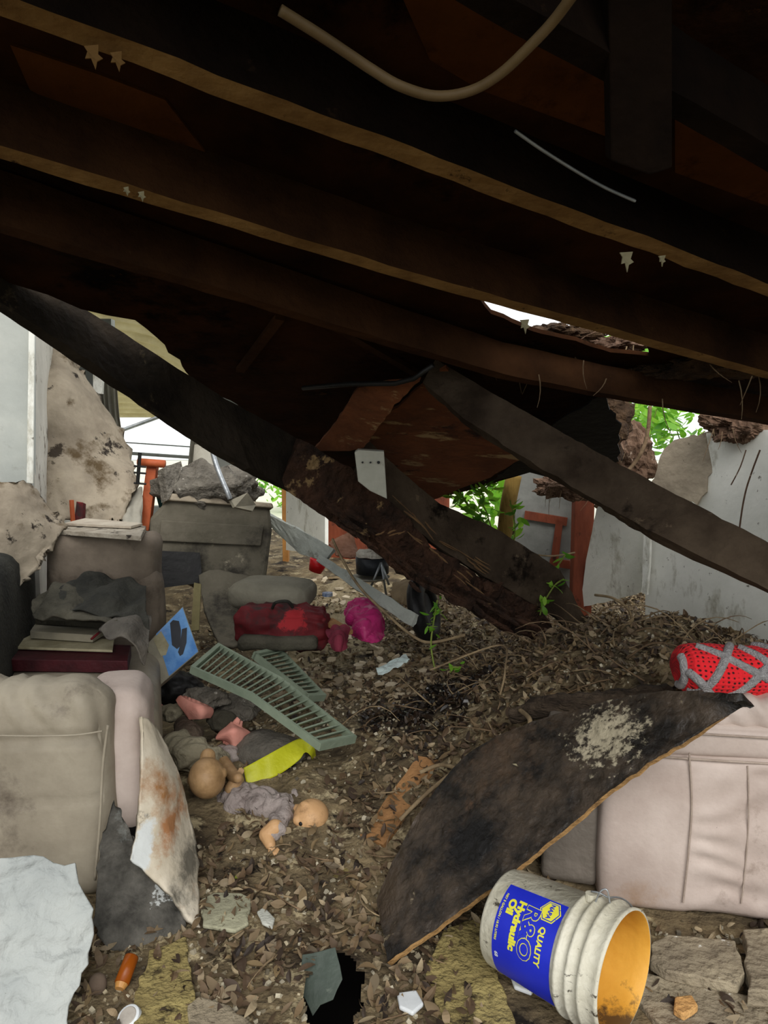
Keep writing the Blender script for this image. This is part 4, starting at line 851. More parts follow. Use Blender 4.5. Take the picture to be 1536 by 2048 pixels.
# ------------------------------------------------------------------ bucket
bc = PZ(1010, 1832, .128); mc = PZ(1243, 1944, .145); ax = (mc-bc).normalized(); BLN = .335
Zb = ax; up0 = Vector((0, 0, 1)); Xb = (up0 - Zb*up0.dot(Zb)).normalized(); Yb = Zb.cross(Xb)
MB4 = Matrix(((Xb.x, Yb.x, Zb.x, bc.x), (Xb.y, Yb.y, Zb.y, bc.y), (Xb.z, Yb.z, Zb.z, bc.z), (0, 0, 0, 1)))
BK = thing('bucket', (bc.x, bc.y, .002), 'white plastic bucket with blue oil label lying on its side', 'bucket')
def br(z): return .122 + .018*z/BLN
prof = [(0, 0), (.112, 0), (.119, .003), (br(.01), .010), (br(.22), .22), (br(.225)+.009, .224), (br(.23)+.010, .232), (br(.235), .237), (br(.25), .252), (br(.253)+.010, .256), (br(.26)+.010, .263), (br(.268), .268), (br(.285), .284), (br(.29)+.010, .288), (br(.295)+.010, .295), (br(.3)+.002, .30), (br(.32)+.001, .322), (br(.335)+.004, .328), (br(.335)+.004, .335), (br(.335)-.001, .336)]
mk('body', MB().lathe(prof, MB4, 96), M_bucket, BK, smooth=True)
prof = [(br(.335)-.001, .336), (br(.335)-.004, .333), (br(.3)-.004, .30), (br(.26)-.004, .26), (br(.15)-.004, .15), (br(.01)-.004, .008), (0, .006)]
mk('inner_wall', MB().lathe(prof, MB4, 96), M_bucket_in, BK, smooth=True)
add_patch(M_bucket_in, bpy.data.objects['inner_wall'], '#5a4226', mc - Vector((0, 0, .12)), (.11, .11, .06), 16, .5, .15)
# label: angle centred on the side facing the camera
tocam = (CAM - lerp(bc, mc, .45)); tl = MB4.to_3x3().transposed() @ tocam; aL = math.atan2(tl.y, tl.x)
print('label angle', math.degrees(aL))
a_mid = aL + radians(4)
M3 = MB4.to_3x3()
def cyl(a, z, e_=0): r_ = br(z)+e_; return MB4 @ Vector((r_*cos(a), r_*sin(a), z))
vs = []; fs = []; NA2 = 60; a0, a1 = a_mid - radians(40), a_mid + radians(72)
zl0, zl1 = .045, .212
for i in range(NA2+1):
    a = a0 + (a1-a0)*i/NA2
    vs += [cyl(a, zl0, .0004), cyl(a, zl0, .0012), cyl(a, zl1, .0012), cyl(a, zl1, .0004)]
for i in range(NA2):
    for j in range(4): fs.append((i*4+j, i*4+(j+1) % 4, (i+1)*4+(j+1) % 4, (i+1)*4+j))
fs += [(3, 2, 1, 0), (NA2*4, NA2*4+1, NA2*4+2, NA2*4+3)]
LB = mk('label', MB().add(vs, fs), M_blue, BK, smooth=False)
def wraptext(txt, size, u, z, m, e_, name='lettering', offset=0, sx_=1.0, bold=0, align='CENTER'):
    cu = bpy.data.curves.new('t', 'FONT'); cu.body = txt; cu.size = size; cu.align_x = align; cu.align_y = 'CENTER'; cu.offset = offset; cu.fill_mode = 'BOTH' ; cu.extrude = 0.0002; cu.resolution_u = 3
    ob = bpy.data.objects.new('t', cu); COL.objects.link(ob); dg = bpy.context.evaluated_depsgraph_get(); dg.update()
    me = bpy.data.meshes.new_from_object(ob.evaluated_get(dg)); bpy.data.objects.remove(ob)
    bm = bmesh.new(); bm.from_mesh(me)
    bmesh.ops.subdivide_edges(bm, edges=[e for e in bm.edges if e.calc_length() > .008], cuts=2)
    o0 = Vector(ORG[BK.name])
    for vt in bm.verts:
        x, yv, zz = vt.co; zc = z + yv; a = a_mid + (u + x*sx_)/br(zc)
        vt.co = cyl(a, zc, e_ + zz) - o0
    bmesh.ops.recalc_face_normals(bm, faces=bm.faces[:]); bm.to_mesh(me); bm.free(); me.materials.clear(); me.materials.append(m)
    ob = bpy.data.objects.new(name, me); COL.objects.link(ob); ob.parent = LB; return ob
def disc(u, z, r, n, e_, m, name, rot=0):
    vs = [cyl(a_mid + u/br(z), z, e_)] + [cyl(a_mid + (u + r*cos(2*pi*i/n+rot))/br(z), z + r*sin(2*pi*i/n+rot), e_) for i in range(n)]
    return mk(name, MB().add(vs, [(0, i+1, (i+1) % n+1) for i in range(n)]), m, LB)
# u runs in reading direction around the bucket, z along its axis towards the mouth
disc(-.062, .178, .029, 6, .0018, M_lemon, 'emblem', pi/6); disc(-.062, .178, .026, 6, .0022, M_blue, 'emblem', pi/6); disc(-.062, .178, .0235, 6, .0026, M_lemon, 'emblem', pi/6)
wraptext('NAPA', .0155, -.062, .178, M_blue, .0032, offset=.0005, sx_=.9)
wraptext('QUALITY', .021, .020, .176, M_lemon, .0018, offset=.0008)
wraptext('R&O', .052, .004, .137, M_lemon, .0018, offset=.0030, sx_=1.15); wraptext('R&O', .052, .004, .137, M_blue, .0026, offset=.0013, sx_=1.15)
wraptext('Hydraulic', .027, .0, .103, M_lemon, .0018, offset=.0015, sx_=1.1)
wraptext('Oil', .027, -.035, .077, M_lemon, .0018, offset=.0015, sx_=1.1)
wraptext('NET 5 GALLON / 18.92 LITERS', .0085, -.005, .054, M_lemon, .0018, offset=.0002)
wraptext('68', .014, .085, .058, M_white, .0018, offset=.0003)
# bail handle, ear
ea = a_mid - radians(62)
def ring(a, z, e_): return cyl(a, z, e_)
mk('handle_ear', MB().tube([ring(ea, .243, .0), ring(ea, .243, .018)], .014, 14), M_bucket, BK, bevel=.001)
hp_ = [ring(ea, .243, .022), ring(ea-.02, .262, .024)]
for k in range(1, 24): hp_.append(ring(ea - pi*k/24, .275 + .03*sin(pi*k/24), .013))
mk('wire_handle', MB().tube(smoothpath(hp_, 3), .0022, 8), M_steel, BK, smooth=True)
lp = [ring(ea+.1, .262, .008), ring(ea+.06, .272, .035), ring(ea+.02, .285, .04), ring(ea, .292, .01)]
mk('wire_loop', MB().tube(smoothpath(lp, 6), .002, 8), M_steel, BK, smooth=True)

# ------------------------------------------------------------------ small foreground things
PB = thing('pill_bottle', PZ(250, 1975, 0), 'small orange pill bottle leaning at lower left', 'bottle')
a_, b2 = PZ(243, 1968, .02), PZ(264, 1912, .05); dd = (b2-a_).normalized()
mk('bottle_body', MB().tube([a_, lerp(a_, b2, .02), lerp(a_, b2, .95), b2], [.010, .0185, .0185, .016], 20), M_amber, PB, smooth=True)
mk('bottle_base', MB().tube([a_ - dd*.012, a_], [.012, .0165], 16), mat('cloudy_amber', '#a5743a', '#c08c4e', 8, .4, .1), PB)
JC = thing('jar_lid', PZ(262, 2035, 0), 'white screw lid lying at the bottom left beside the pill bottle', 'lid')
c = PZ(256, 2032, .015); n_ = Vector((-.2, -.4, .9)).normalized()
mk('lid_rim', MB().tube([c - n_*.02, c - n_*.012, c, c + n_*.002], [.028, .029, .027, .022], 28), M_white, JC, bevel=.001)
mk('lid_top', MB().tube([c + n_*.002, c + n_*.004], [.021, .019], 28), mat('dusty_lid', '#9a938a', '#b3aca2', 9, .8, .2), JC)
lump('stone', 196, 1968, .02, (.022, .02, .028), mat('brown_stone', '#5a4c40', '#6f6052', 6, .9, .2), 'smooth brown pebble left of the pill bottle', 'stone', .1)
# shard in the hole
pl = plane(PZ(600, 1905, .03), PZ(690, 1900, .05), PZ(640, 2035, -.06))
tag(mk('plastic_shard', MB().slab(pjag([(606, 1908), (640, 1902), (672, 1893), (680, 1930), (686, 1960), (665, 2000), (640, 2012), (625, 2030), (600, 1985), (612, 1950), (600, 1940)], pl, .003, .02, 8), .004, Vector((0, 0, -1))), M_greenplastic, bevel=.0015), 'torn grey green plastic shard sticking out of the floor hole', 'shard')
def chunk(name, px, z, th, m, label, cat, seed=1, amp=.006):
    pts = jag([PZ(x, y, z+th) for x, y in px], amp, .025, seed); 
    for p in pts: p.z = z + th
    return tag(mk(name, MB().slab(pts, th, Vector((0, 0, -1))), m, bevel=.004), label, cat)
chunk('plasterboard_chunk', [(1298, 1890), (1335, 1868), (1470, 1880), (1486, 1945), (1478, 1968), (1400, 1955), (1330, 1940), (1302, 1920)], .02, .03, M_tile, 'rectangular crumbly board chunk right of the bucket mouth', 'board chunk', 2)
chunk('plasterboard_chunk', [(1488, 1858), (1640, 1850), (1640, 1990), (1500, 1980), (1492, 1920)], .015, .045, M_tile, 'board chunk with white flakes at the right edge under the armchair', 'board chunk', 3)
chunk('floorboard_piece', [(1290, 1945), (1350, 1960), (1500, 1990), (1640, 2010), (1640, 2130), (1400, 2120), (1262, 1990)], .0, .02, M_tile, 'wide dusty board piece in the bottom right corner', 'board', 5)
chunk('floorboard_piece', [(400, 1798), (430, 1784), (480, 1785), (500, 1795), (498, 1845), (470, 1860), (405, 1850)], .012, .012, mat('pale_tile', '#8c8a74', '#aaa88e', 8, .9, .5, 40, spots=('#5b553f', 7, .6, .06)), 'square pale grey floor tile piece near the torn drywall tip', 'tile', 6)
chunk('tile_chip', [(514, 1822), (530, 1812), (550, 1835), (545, 1855), (525, 1845)], .015, .01, mat('white_chip', '#a9aaa0', '#c6c7bd', 12, .8, .4, spots=('#55524a', 26, .6, .04)), 'speckled white chip right of the square floor tile', 'chip', 7, .002)
chunk('floor_slab', [(300, 1900), (375, 1870), (400, 2130), (262, 2130), (270, 1985)], .0, .014, M_tile2, 'yellowed crumbling floor slab right of the pill bottle', 'floor slab', 8)
chunk('floor_slab', [(375, 2010), (395, 1990), (460, 2010), (520, 2060), (520, 2130), (372, 2130)], .0, .02, M_tile, 'pinkish grey slab at the bottom edge left of the hole', 'floor slab', 9)
chunk('floor_slab', [(885, 1860), (960, 1830), (975, 1900), (1010, 1990), (1060, 2130), (905, 2130), (870, 2000), (850, 1930)], .0, .012, M_tile2, 'ochre crumbling floor slab between hole and bucket', 'floor slab', 10)
chunk('white_flake', [(1022, 1952), (1040, 1955), (1068, 1978), (1062, 1984), (1030, 1972)], .012, .012, M_white, 'white paint flake in front of the bucket label', 'flake', 11, .002)
chunk('white_flake', [(1350, 1992), (1385, 1988), (1398, 2010), (1370, 2028), (1345, 2015)], .022, .02, mat('orange_crumb', '#b98a52', '#d5a86c', 14, .9, .6), 'orange crumb on the dusty board in bottom right corner', 'crumb', 12, .003)
chunk('white_flake', [(795, 1985), (830, 1978), (850, 2005), (828, 2025), (800, 2012)], .006, .012, M_white, 'white plaster flake right of the floor hole', 'flake', 13, .004)

# planks in the litter
def plank(name, a, b, w_, th, m, label, cat='plank', up=Vector((0, 0, 1)), rough=.002):
    o = beam(name, [a, b], w_, th, m, up=up, rough=rough, seg=.03); return tag(o, label, cat)
plank('pine_plank', PZ(745, 1690, .06), PZ(862, 1525, .20), .10, .02, M_plank, 'tan pine plank half buried in leaves left of the black board', rough=.006)
plank('pine_plank', PZ(690, 1770, .01), PZ(780, 1660, .05), .08, .015, M_tile2, 'crumbling yellow plank end just in front of the tan plank', rough=.008)
o = fallen('grey_plank', [(515, 1018), (600, 1060), (668, 1098)], [(538, 1052), (600, 1108), (650, 1122)], 4.6, 4.15, .02, M_plankgrey, 'wide pale board slanting down from the cabinet in the background'); o['category'] = 'plank'
o = fallen('grey_plank', [(640, 1108), (730, 1165), (833, 1228)], [(632, 1120), (720, 1185), (822, 1252)], 4.1, 3.5, .02, M_plankgrey, 'narrow pale plank lying down towards the black tyre'); o['category'] = 'plank'
log_ = [P(1020, 1432, 2.5), P(1100, 1412, 2.45), P(1200, 1408, 2.38), P(1300, 1392, 2.3), P(1345, 1385, 2.28)]
mb = MB().tube(smoothpath(log_, 10), [.018+.024*sin(pi*min(1, (i+2)/42)) for i in range(41)], 14); mb.v = [p + Vector((N(p, 30, 1), N(p, 30, 2), N(p, 30, 3)))*.012 for p in mb.v]
tag(mk('bark_log', mb, M_bark, smooth=True), 'rough grey bark log lying along the back of the black board', 'log')

# ------------------------------------------------------------------ middle distance
CB = thing('cabinet', (P(430, 1170, 3.9).x, 3.9, .4), 'dusty grey cabinet piled with rubble behind the sofa', 'cabinet')
gq = [(300, 1035), (345, 990), (540, 1010), (545, 1060), (532, 1165), (410, 1175), (300, 1120)]
M_cab = mat('dusty_cabinet', '#4c483c', '#676154', 3, .9, .6, 14, spots=('#2f2c26', 3, .54, .12), spots2=('#8a8270', 9, .63, .06))
px_part('front', gq, [(300, 1035, 3.8), (540, 1040, 4.0), (400, 1170, 3.8)], .5, M_cab, CB, bevel=.02)
px_part('top', [(330, 985), (545, 1006), (548, 1016), (328, 1000)], [(300, 1035, 3.77), (540, 1040, 3.97), (400, 1170, 3.77)], .5, M_dry, CB, bevel=.008)
px_part('drawer_front', [(322, 1040), (528, 1052), (522, 1092), (318, 1082)], [(300, 1035, 3.78), (540, 1040, 3.98), (400, 1170, 3.78)], .02, M_cab, CB, bevel=.006)
px_part('dark_sheet', [(290, 1100), (400, 1105), (405, 1165), (290, 1180)], [(300, 1035, 3.75), (540, 1040, 3.95), (400, 1170, 3.75)], .04, M_black, CB)  # flat black sheet stands in for the dark below the cabinet front
tag(mk('mound_of_debris', (lambda c: xf(MB().ell(c, (.30, .2, .13), None, 48, 28), lambda p: p + (p-c)*(.35*N(p, 9, 3)+.2*N(p, 25, 4))))(P(410, 975, 4.05)), M_rubble, smooth=True), 'heap of crumbled debris on top of the grey cabinet', 'debris heap')
tag(wslab('tilted_crate', [(328, 935), (362, 922), (365, 935), (345, 985), (336, 1000)], [(328, 935, 3.85), (362, 922, 3.95), (336, 1000, 3.8)], .06, M_rubble), 'small broken grey crate tilted left of the debris heap', 'crate')
tag(mk('flower_shade', MB().lathe([(.075, 0), (.055, .17), (.052, .17), (.071, 0)], Matrix.Translation(P(410, 948, 4.2)), 24), M_curtain, smooth=True), 'pale lampshade standing on the debris heap', 'lampshade')
tag(mk('bent_pipe', MB().tube(smoothpath([P(420, 872, 3.75), P(428, 915, 3.74), P(440, 950, 3.72), P(455, 985, 3.7), P(460, 998, 3.7)]), .013, 10), M_steel, smooth=True), 'bent grey metal pipe standing on the cabinet', 'pipe')
tag(mk('carton_flap', MB().slab([P(462, 1000, 3.7), P(495, 985, 3.75), P(512, 1010, 3.8), P(505, 1022, 3.75), P(470, 1014, 3.68)], .02), M_card), 'torn tan carton flap at the cabinet top right corner', 'carton')
for i, (p_, lab) in enumerate([([(460, 950), (494, 948), (494, 1000), (462, 1000)], 'shelf rack with orange lines by the bright doorway')]):
    SH = thing('shelf_rack', P(478, 1000, 5.6), lab, 'shelf')
    for py in (948, 965, 982): mk('shelf', MB().box(P(478, py, 5.6), (.16, .2, .012)), M_orange if py == 965 else M_wall, SH)
    for px in (462, 495): mk('upright', MB().tube([P(px, 930, 5.6), Vector((P(px, 930, 5.6).x, 5.6, .15))], .01, 6), M_wall, SH)
# slanted board and grey cushion
gs('slanted_board', [[(398, 1150, 3.75), (440, 1140, 3.8), (540, 1165, 3.9)], [(410, 1220, 3.6), (470, 1215, 3.65), (560, 1215, 3.75)], [(440, 1290, 3.4), (470, 1292, 3.42), (500, 1290, 3.45)]], M_cab, 'olive grey slanted board leaning below the cabinet', 'board', th=.02, disp=nd(.008, 5))
tag(mk('grey_cushion', rbox(P(548, 1188, 3.75), (.42, .3, .14), .06, Matrix.Rotation(-.15, 3, 'Z'), 18, lambda p, q: .015*N(q, 7), .01), mat('dusty_cushion', '#6b675a', '#7f7b6c', 4, .95, .4, 30), smooth=True), 'dusty grey cushion lying on top of the red bag', 'cushion')
tag(wslab('upright_slat', [(388, 1165), (402, 1168), (398, 1260), (382, 1262)], [(388, 1165, 3.4), (402, 1168, 3.4), (388, 1250, 3.3)], .015, mat('dull_ochre_slat', '#6a6242', '#837a54', 6, .8, .2)), 'dull ochre slat standing behind the blue box', 'slat')
RB = thing('red_bag', P(570, 1295, 3.45), 'dark red fabric bag squashed under the grey cushion', 'bag')
c = P(572, 1250, 3.5); g = xf(rbox(c, (.46, .26, .19), .06, None, 26, lambda p, q: .035*N(q, 6) - .03*abs(N(q, 11, 3)) + .012*N(q, 25), .01), lambda p: p)
mk('bag_body', g, M_redcloth, RB, smooth=True)
mk('bag_band', rbox(P(560, 1278, 3.42), (.38, .2, .07), .03, None, 14, lambda p, q: .01*N(q, 10)), M_cloth2, RB, smooth=True)
add_patch(M_redcloth, bpy.data.objects['bag_body'], '#9a2026', P(582, 1240, 3.38), (.10, .2, .07), 8, .48)
mk('bag_handle', MB().tube(smoothpath([P(545, 1216, 3.4), P(552, 1205, 3.36), P(575, 1203, 3.36), P(585, 1214, 3.4)]), .008, 8), M_darkcloth, RB, smooth=True)
def crumple(name, px, py, d, r, m, label, cat, amp=.35, s_=9, sx_=1):
    c = P(px, py, d); mb = MB().ell(c, r, None, 56, 34)
    def f(p):
        n = (p-c); k = 1 + amp*(abs(N(p, s_, 2))*2-.5) + amp*.5*(abs(N(p, s_*2.3, 6))*2-.4); return c + n*k
    return tag(mk(name, xf(mb, f), m), label, cat)
# magenta bag: folded sheet
rows = [[P(700, 1212, 3.75), P(718, 1198, 3.75), P(738, 1204, 3.72), P(752, 1216, 3.7)], [P(690, 1228, 3.68), P(715, 1222, 3.58), P(742, 1225, 3.6), P(763, 1240, 3.65)], [P(705, 1252, 3.6), P(722, 1248, 3.48), P(748, 1250, 3.5), P(768, 1262, 3.58)], [P(718, 1274, 3.5), P(728, 1284, 3.42), P(748, 1288, 3.44), P(764, 1280, 3.5)]]
tag(mk('magenta_bag', grid(rows, 40, 40, .004, lambda u, v_, p: .05*abs(N(p, 8, 3)) + .012*abs(N(p, 26, 3)), .006), M_magenta), 'crumpled magenta plastic bag lying on the debris', 'plastic bag')
rows = [[P(655, 1262, 3.4), P(675, 1252, 3.4), P(698, 1258, 3.4)], [P(660, 1285, 3.28), P(678, 1275, 3.22), P(695, 1280, 3.28)], [P(668, 1300, 3.22), P(680, 1304, 3.18), P(690, 1298, 3.22)]]
tag(mk('maroon_rag', grid(rows, 30, 30, .004, lambda u, v_, p: .03*abs(N(p, 16, 3))), mat('maroon_rag_cloth', '#5c1a2a', '#7c2a3c', 6, .8, .3)), 'maroon rag between the red bag and the magenta bag', 'rag')
plank('wood_offcut', P(655, 1245, 3.5), P(695, 1270, 3.35), .06, .02, M_plank, 'short tan offcut lying beside the maroon rag')
CU = MB().lathe([(.0, 0), (.042, 0), (.060, .075), (.056, .075), (.038, .005), (0, .005)], Matrix.Translation(P(630, 1143, 4.6)) @ Matrix.Rotation(.35, 4, 'Y'), 28)
tag(mk('red_bowl', CU, M_redplastic, smooth=True), 'small bright red plastic bowl on the far debris floor', 'bowl')
PT = thing('cooking_pot', P(745, 1150, 4.4), 'blackened cooking pot with crusted pale lid in the background', 'pot')
c = P(745, 1130, 4.4)
mk('pot_body', MB().lathe([(0, -.05), (.10, -.05), (.105, .05), (.10, .05), (0, .045)], Matrix.Translation(c), 28), M_pot, PT, smooth=True)
mk('pot_lid', xf(MB().lathe([(0, .06), (.10, .055), (.102, .075), (.09, .09), (0, .10)], Matrix.Translation(c), 28), lambda p: p + Vector((0, 0, .01*N(p, 25)))), mat('crusted_lid', '#b8b0a2', '#d4cec2', 12, .9, .7, spots=('#6a5a48', 9, .58, .08)), PT)
mk('pot_handle', MB().tube([c + Vector((.1, 0, .04)), c + Vector((.17, -.02, .045))], .008, 8), M_orange, PT)
ST = thing('wire_stand', P(755, 1190, 4.3), 'small three-legged wire stand below the cooking pot', 'stand')
hb = P(762, 1125, 4.3)
for q in ((740, 1178), (778, 1170), (772, 1188)): mk('leg', MB().tube([hb, P(q[0], q[1], 4.28)], .007, 8), M_steel, ST, smooth=True)
tag(mk('plate', MB().lathe([(0, 0), (.09, .004), (.12, .018), (.12, .022), (.09, .009), (0, .006)], Matrix.Translation(P(740, 1160, 4.35)), 28), M_curtain, smooth=True), 'dull pale plate lying below the cooking pot', 'plate')
TY = thing('tyre', P(845, 1260, 3.7), 'black rubber tyre standing behind the leafy pile', 'tyre')
mbt = MB(); rings = []
Mt = Matrix.Translation(P(848, 1218, 3.75)) @ Matrix.Rotation(radians(75), 4, 'Y') @ Matrix.Rotation(.3, 4, 'X')
mbt.lathe([(.13 + .05*cos(a), .045*sin(a)) for a in [2*pi*k/16 for k in range(17)]], Mt, 48); mk('rubber', mbt, M_black, TY, smooth=True)
mk('hub', MB().lathe([(0, .01), (.085, .02), (.085, -.02), (0, -.01)], Mt, 24), M_pot, TY)
gs('tan_sack', [[(785, 1165, 4.3), (820, 1158, 4.3), (848, 1170, 4.3)], [(780, 1185, 4.1), (815, 1178, 4.05), (842, 1190, 4.1)], [(790, 1205, 3.95), (815, 1210, 3.9), (835, 1208, 3.95)]], mat('tan_sacking', '#9a8567', '#b59f7e', 6, .9, .4), 'tan sacking spread behind the narrow plank', 'sacking', th=.01, disp=nd(.02, 9))
gs('brown_cardboard', [[(655, 1085, 4.9), (690, 1072, 4.9), (700, 1055, 4.9)], [(665, 1098, 4.8), (695, 1095, 4.75), (712, 1085, 4.8)], [(672, 1112, 4.7), (700, 1118, 4.65), (718, 1112, 4.7)]], mat('wet_cardboard', '#6b4a38', '#8a6450', 6, .9, .4), 'wet brown cardboard piece standing left of the pot', 'cardboard', th=.008, disp=nd(.02, 9))
tag(mk('blue_cap', MB().lathe([(0, 0), (.03, 0), (.03, .02), (0, .022)], Matrix.Translation(P(655, 1192, 4.1)), 20), mat('blue_white_plastic', '#3c5f9a', '#c8d2de', 30, .4, 0)), 'tiny blue and white cap on the rubble', 'cap')
tag(mk('plastic_wrapper', grid([[P(752, 1338, 2.95), P(785, 1322, 3.0), P(812, 1310, 3.05)], [P(757, 1352, 2.88), P(790, 1338, 2.9), P(820, 1322, 2.96)]], 24, 8, .003, lambda u, v_, p: .02*abs(N(p, 25))), mat('pale_aqua_film', '#9fb0ad', '#c6d3d0', 8, .35, .3)), 'pale aqua plastic wrapper on the dark pile edge', 'wrapper')
OR = thing('bar_clamp', P(285, 1055, 4.0), 'orange steel bar clamp standing behind the sofa far arm', 'clamp')
mk('upright_bar', beamq := MB().slab([P(294, 922, 4.0), P(314, 924, 4.0), P(297, 1062, 3.95), P(275, 1060, 3.95)], .05), M_orange, OR, bevel=.004)
mk('cross_bar', MB().tube([P(276, 924, 3.98), P(330, 928, 3.98)], .022, 12), M_orange, OR, smooth=True)
mk('screw_rod', MB().tube([P(280, 905, 3.9), P(275, 968, 3.9)], .010, 8), M_black, OR)
for py in (932, 945, 966): mk('clamp_tooth', MB().tube([P(268, py, 3.9), P(292, py+2, 3.9)], .006, 6), M_black, OR)
tag(mk('binder', MB().slab([P(305, 968, 4.15), P(318, 966, 4.15), P(330, 1012, 4.15), P(318, 1016, 4.15)], .2), M_teal, bevel=.004), 'dark teal binder leaning right of the orange clamp', 'binder')
tag(mk('binder', MB().slab([P(318, 970, 4.2), P(330, 974, 4.2), P(340, 1006, 4.2), P(332, 1012, 4.2)], .2), M_teal, bevel=.004), 'second teal binder leaning against the first one', 'binder')
tag(mk('red_crutch', MB().tube([P(143, 1000, 3.6), P(146, 1045, 3.6)], .012, 8), M_orange), 'thin orange rod standing behind the magazines', 'rod')
tag(mk('maroon_box', MB().slab([P(153, 1003, 3.65), P(166, 1005, 3.65), P(164, 1046, 3.62), P(148, 1045, 3.62)], .04), M_redcloth), 'narrow dark red upright slat beside the orange rod', 'slat')
cloth('white_sheet', [[(235, 990, 4.0), (260, 985, 4.0), (285, 975, 4.0)], [(225, 1030, 3.9), (255, 1022, 3.85), (285, 1020, 3.9)], [(215, 1062, 3.8), (250, 1060, 3.75), (280, 1062, 3.8)]], M_curtain, 'grimy white sheet crumpled behind the sofa far arm', .02, cat='sheet')
# red thing at the beam foot
crumple('red_rag', 1010, 1180, 3.75, (.04, .05, .05), M_redplastic, 'small bright red rag caught behind the beam ends', 'rag')
# root mass and muck on the collapsed roof edge
def mass(name, px, py, d, r, m, label, rough=.5, s_=6):
    c = P(px, py, d); mb = MB().ell(c, r, None, 72, 40)
    mb.v = [p + (p-c)*(rough*N(p, s_, 3) + rough*.5*N(p, s_*3, 5) + rough*.25*N(p, s_*9, 7)) for p in mb.v]
    return tag(mk(name, mb, m), label, 'soil mass')
mass('root_mass', 1262, 925, 4.2, (.12, .14, .20), M_rootmass, 'matted pale roots and soil hanging beside the leafy opening')
mass('root_mass', 1190, 860, 3.7, (.16, .1, .26), M_brownmuck, 'dark soil mass left of the leafy opening, under the roof')
mass('root_mass', 1260, 735, 2.95, (.30, .14, .055), M_brownmuck, 'brown leafy muck lying on the bowed rafter at right', .5, 9)
mass('root_mass', 1480, 850, 3.6, (.18, .12, .09), M_rootmass, 'root matted muck on top of the white wall', .5, 9)
mass('root_mass', 1130, 975, 4.5, (.22, .1, .07), M_rootmass, 'ragged roots above the rusty post', .6, 9)
pl = plane(P(980, 960, 3.6), P(1240, 930, 3.3), P(1180, 800, 2.8))
tag(mk('tar_paper', MB().slab(pjag([(985, 962), (1062, 900), (1120, 840), (1205, 790), (1240, 850), (1238, 922), (1160, 952), (1110, 958), (1060, 945)], pl, .008, .04, 5), .006), M_black), 'black tar paper flap hanging between plywood and leafy opening', 'tar paper')

mass('root_mass', 1110, 668, 3.1, (.22, .1, .035), M_brownmuck, 'muck and twigs plugging the left of the roof gap', .6, 12)
mass('root_mass', 1235, 690, 3.0, (.12, .08, .03), M_rootmass, 'pale root tangle hanging under the right of the roof gap', .7, 16)
mass('root_mass', 1420, 735, 2.75, (.26, .1, .04), M_brownmuck, 'muck ridge on the bowed rafter at far right', .6, 10)
for i in range(46):
    px, py, d = random.choice(((U(960, 1290), U(690, 720), U(2.6, 2.9)), (U(1220, 1290), U(820, 930), U(4.0, 4.2)), (U(1080, 1200), U(965, 985), U(4.35, 4.5)), (U(1420, 1536), U(850, 880), U(3.45, 3.6)), (U(1000, 1536), U(700, 800), U(2.4, 2.6))))
    a = P(px, py, d); L_ = U(.04, .16); dx_, cv_ = U(-.014, .014), U(-.006, .006); pts = [a + Vector((dx_*k + cv_*k*k*.5, cv_*k, -L_*k/4)) for k in range(5)]
    tag(mk('hanging_rootlet', MB().tube(pts, [.0022, .002, .0017, .0014, .0008], 5), M_twig if i % 2 else M_vine), 'fine dry rootlet hanging from the muck along the roof edge', 'rootlet', 'rootlets hanging along the roof edge')
# ------------------------------------------------------------------ leaves, twigs, plants
def leafmesh(L_, Wd, curl=.2, fold=.25):
    vs = []; fs = []; n = 5
    for i in range(n+1):
        t_ = i/n; w_ = Wd*sin(pi*min(.98, max(.03, t_)))**.8*.5; z = curl*L_*((t_-.5)**2*4-.5)*.5; x = (t_-.5)*L_
        vs += [Vector((x, -w_, z+fold*w_)), Vector((x, 0, z)), Vector((x, w_, z+fold*w_))]
    for i in range(n): fs += [(i*3, i*3+1, i*3+4, i*3+3), (i*3+1, i*3+2, i*3+5, i*3+4)]
    return vs, fs
from mathutils import Euler
DOLLS = [(PZ(622, 1633, .08), .09), (PZ(560, 1620, .06), .09), (PZ(500, 1605, .06), .09), (PZ(545, 1690, .03), .05), (PZ(414, 1556, .2), .1), (PZ(250, 1945, .02), .035)]
def occupied(x, y):
    for q, r_ in DOLLS:
        if (x-q.x)**2 + (y-q.y)**2 < r_*r_: return True
    # keep clear of the hole, the bucket, the armchair and the sofa
    if inhole(x, y): return True
    p = Vector((x, y, .1)) ; a = Vector((bc.x, bc.y, .1)); b = Vector((mc.x, mc.y, .1)); t_ = max(0, min(1, (p-a).dot(b-a)/(b-a).length_squared))
    if (p - lerp(a, b, t_)).length < .14: return True
    if x > cr.x - .12 and cr.y - .05 < y < 2.32: return True
    if x < -.70 and y > 1.95 and y < 3.4: return True
    return False
protos = []
for k in range(6):
    L_ = U(.034, .056); vs, fs = leafmesh(L_, L_*U(.38, .55), U(-.5, .7), U(-.3, .6))
    me = bpy.data.meshes.new('dry_leaf'); me.from_pydata(vs, [], fs); me.materials.append(LM_dry)
    for pl_ in me.polygons: pl_.use_smooth = True
    protos.append(me)
cnt = 0
LAB = 'dry brown fallen leaf lying loose in the floor litter'
while cnt < 300:
    x = random.gauss(.02, .45) if R() < .8 else U(-.6, 1.0); yy = U(1.42, 2.6)
    if abs(x) > 1.2 or occupied(x, yy): continue
    if x < -.45 and yy < 2.3 and R() < .7: continue
    ob = bpy.data.objects.new('dry_leaf', protos[cnt % 6]); COL.objects.link(ob)
    ob.location = (x, yy, H(x, yy) + .016); ob.rotation_euler = (U(-.45, .45), U(-.45, .45), U(0, 6.28)); s_ = U(.8, 1.25); ob.scale = (s_, s_, s_)
    tag(ob, LAB, 'leaf', 'dry leaves in the floor litter'); cnt += 1
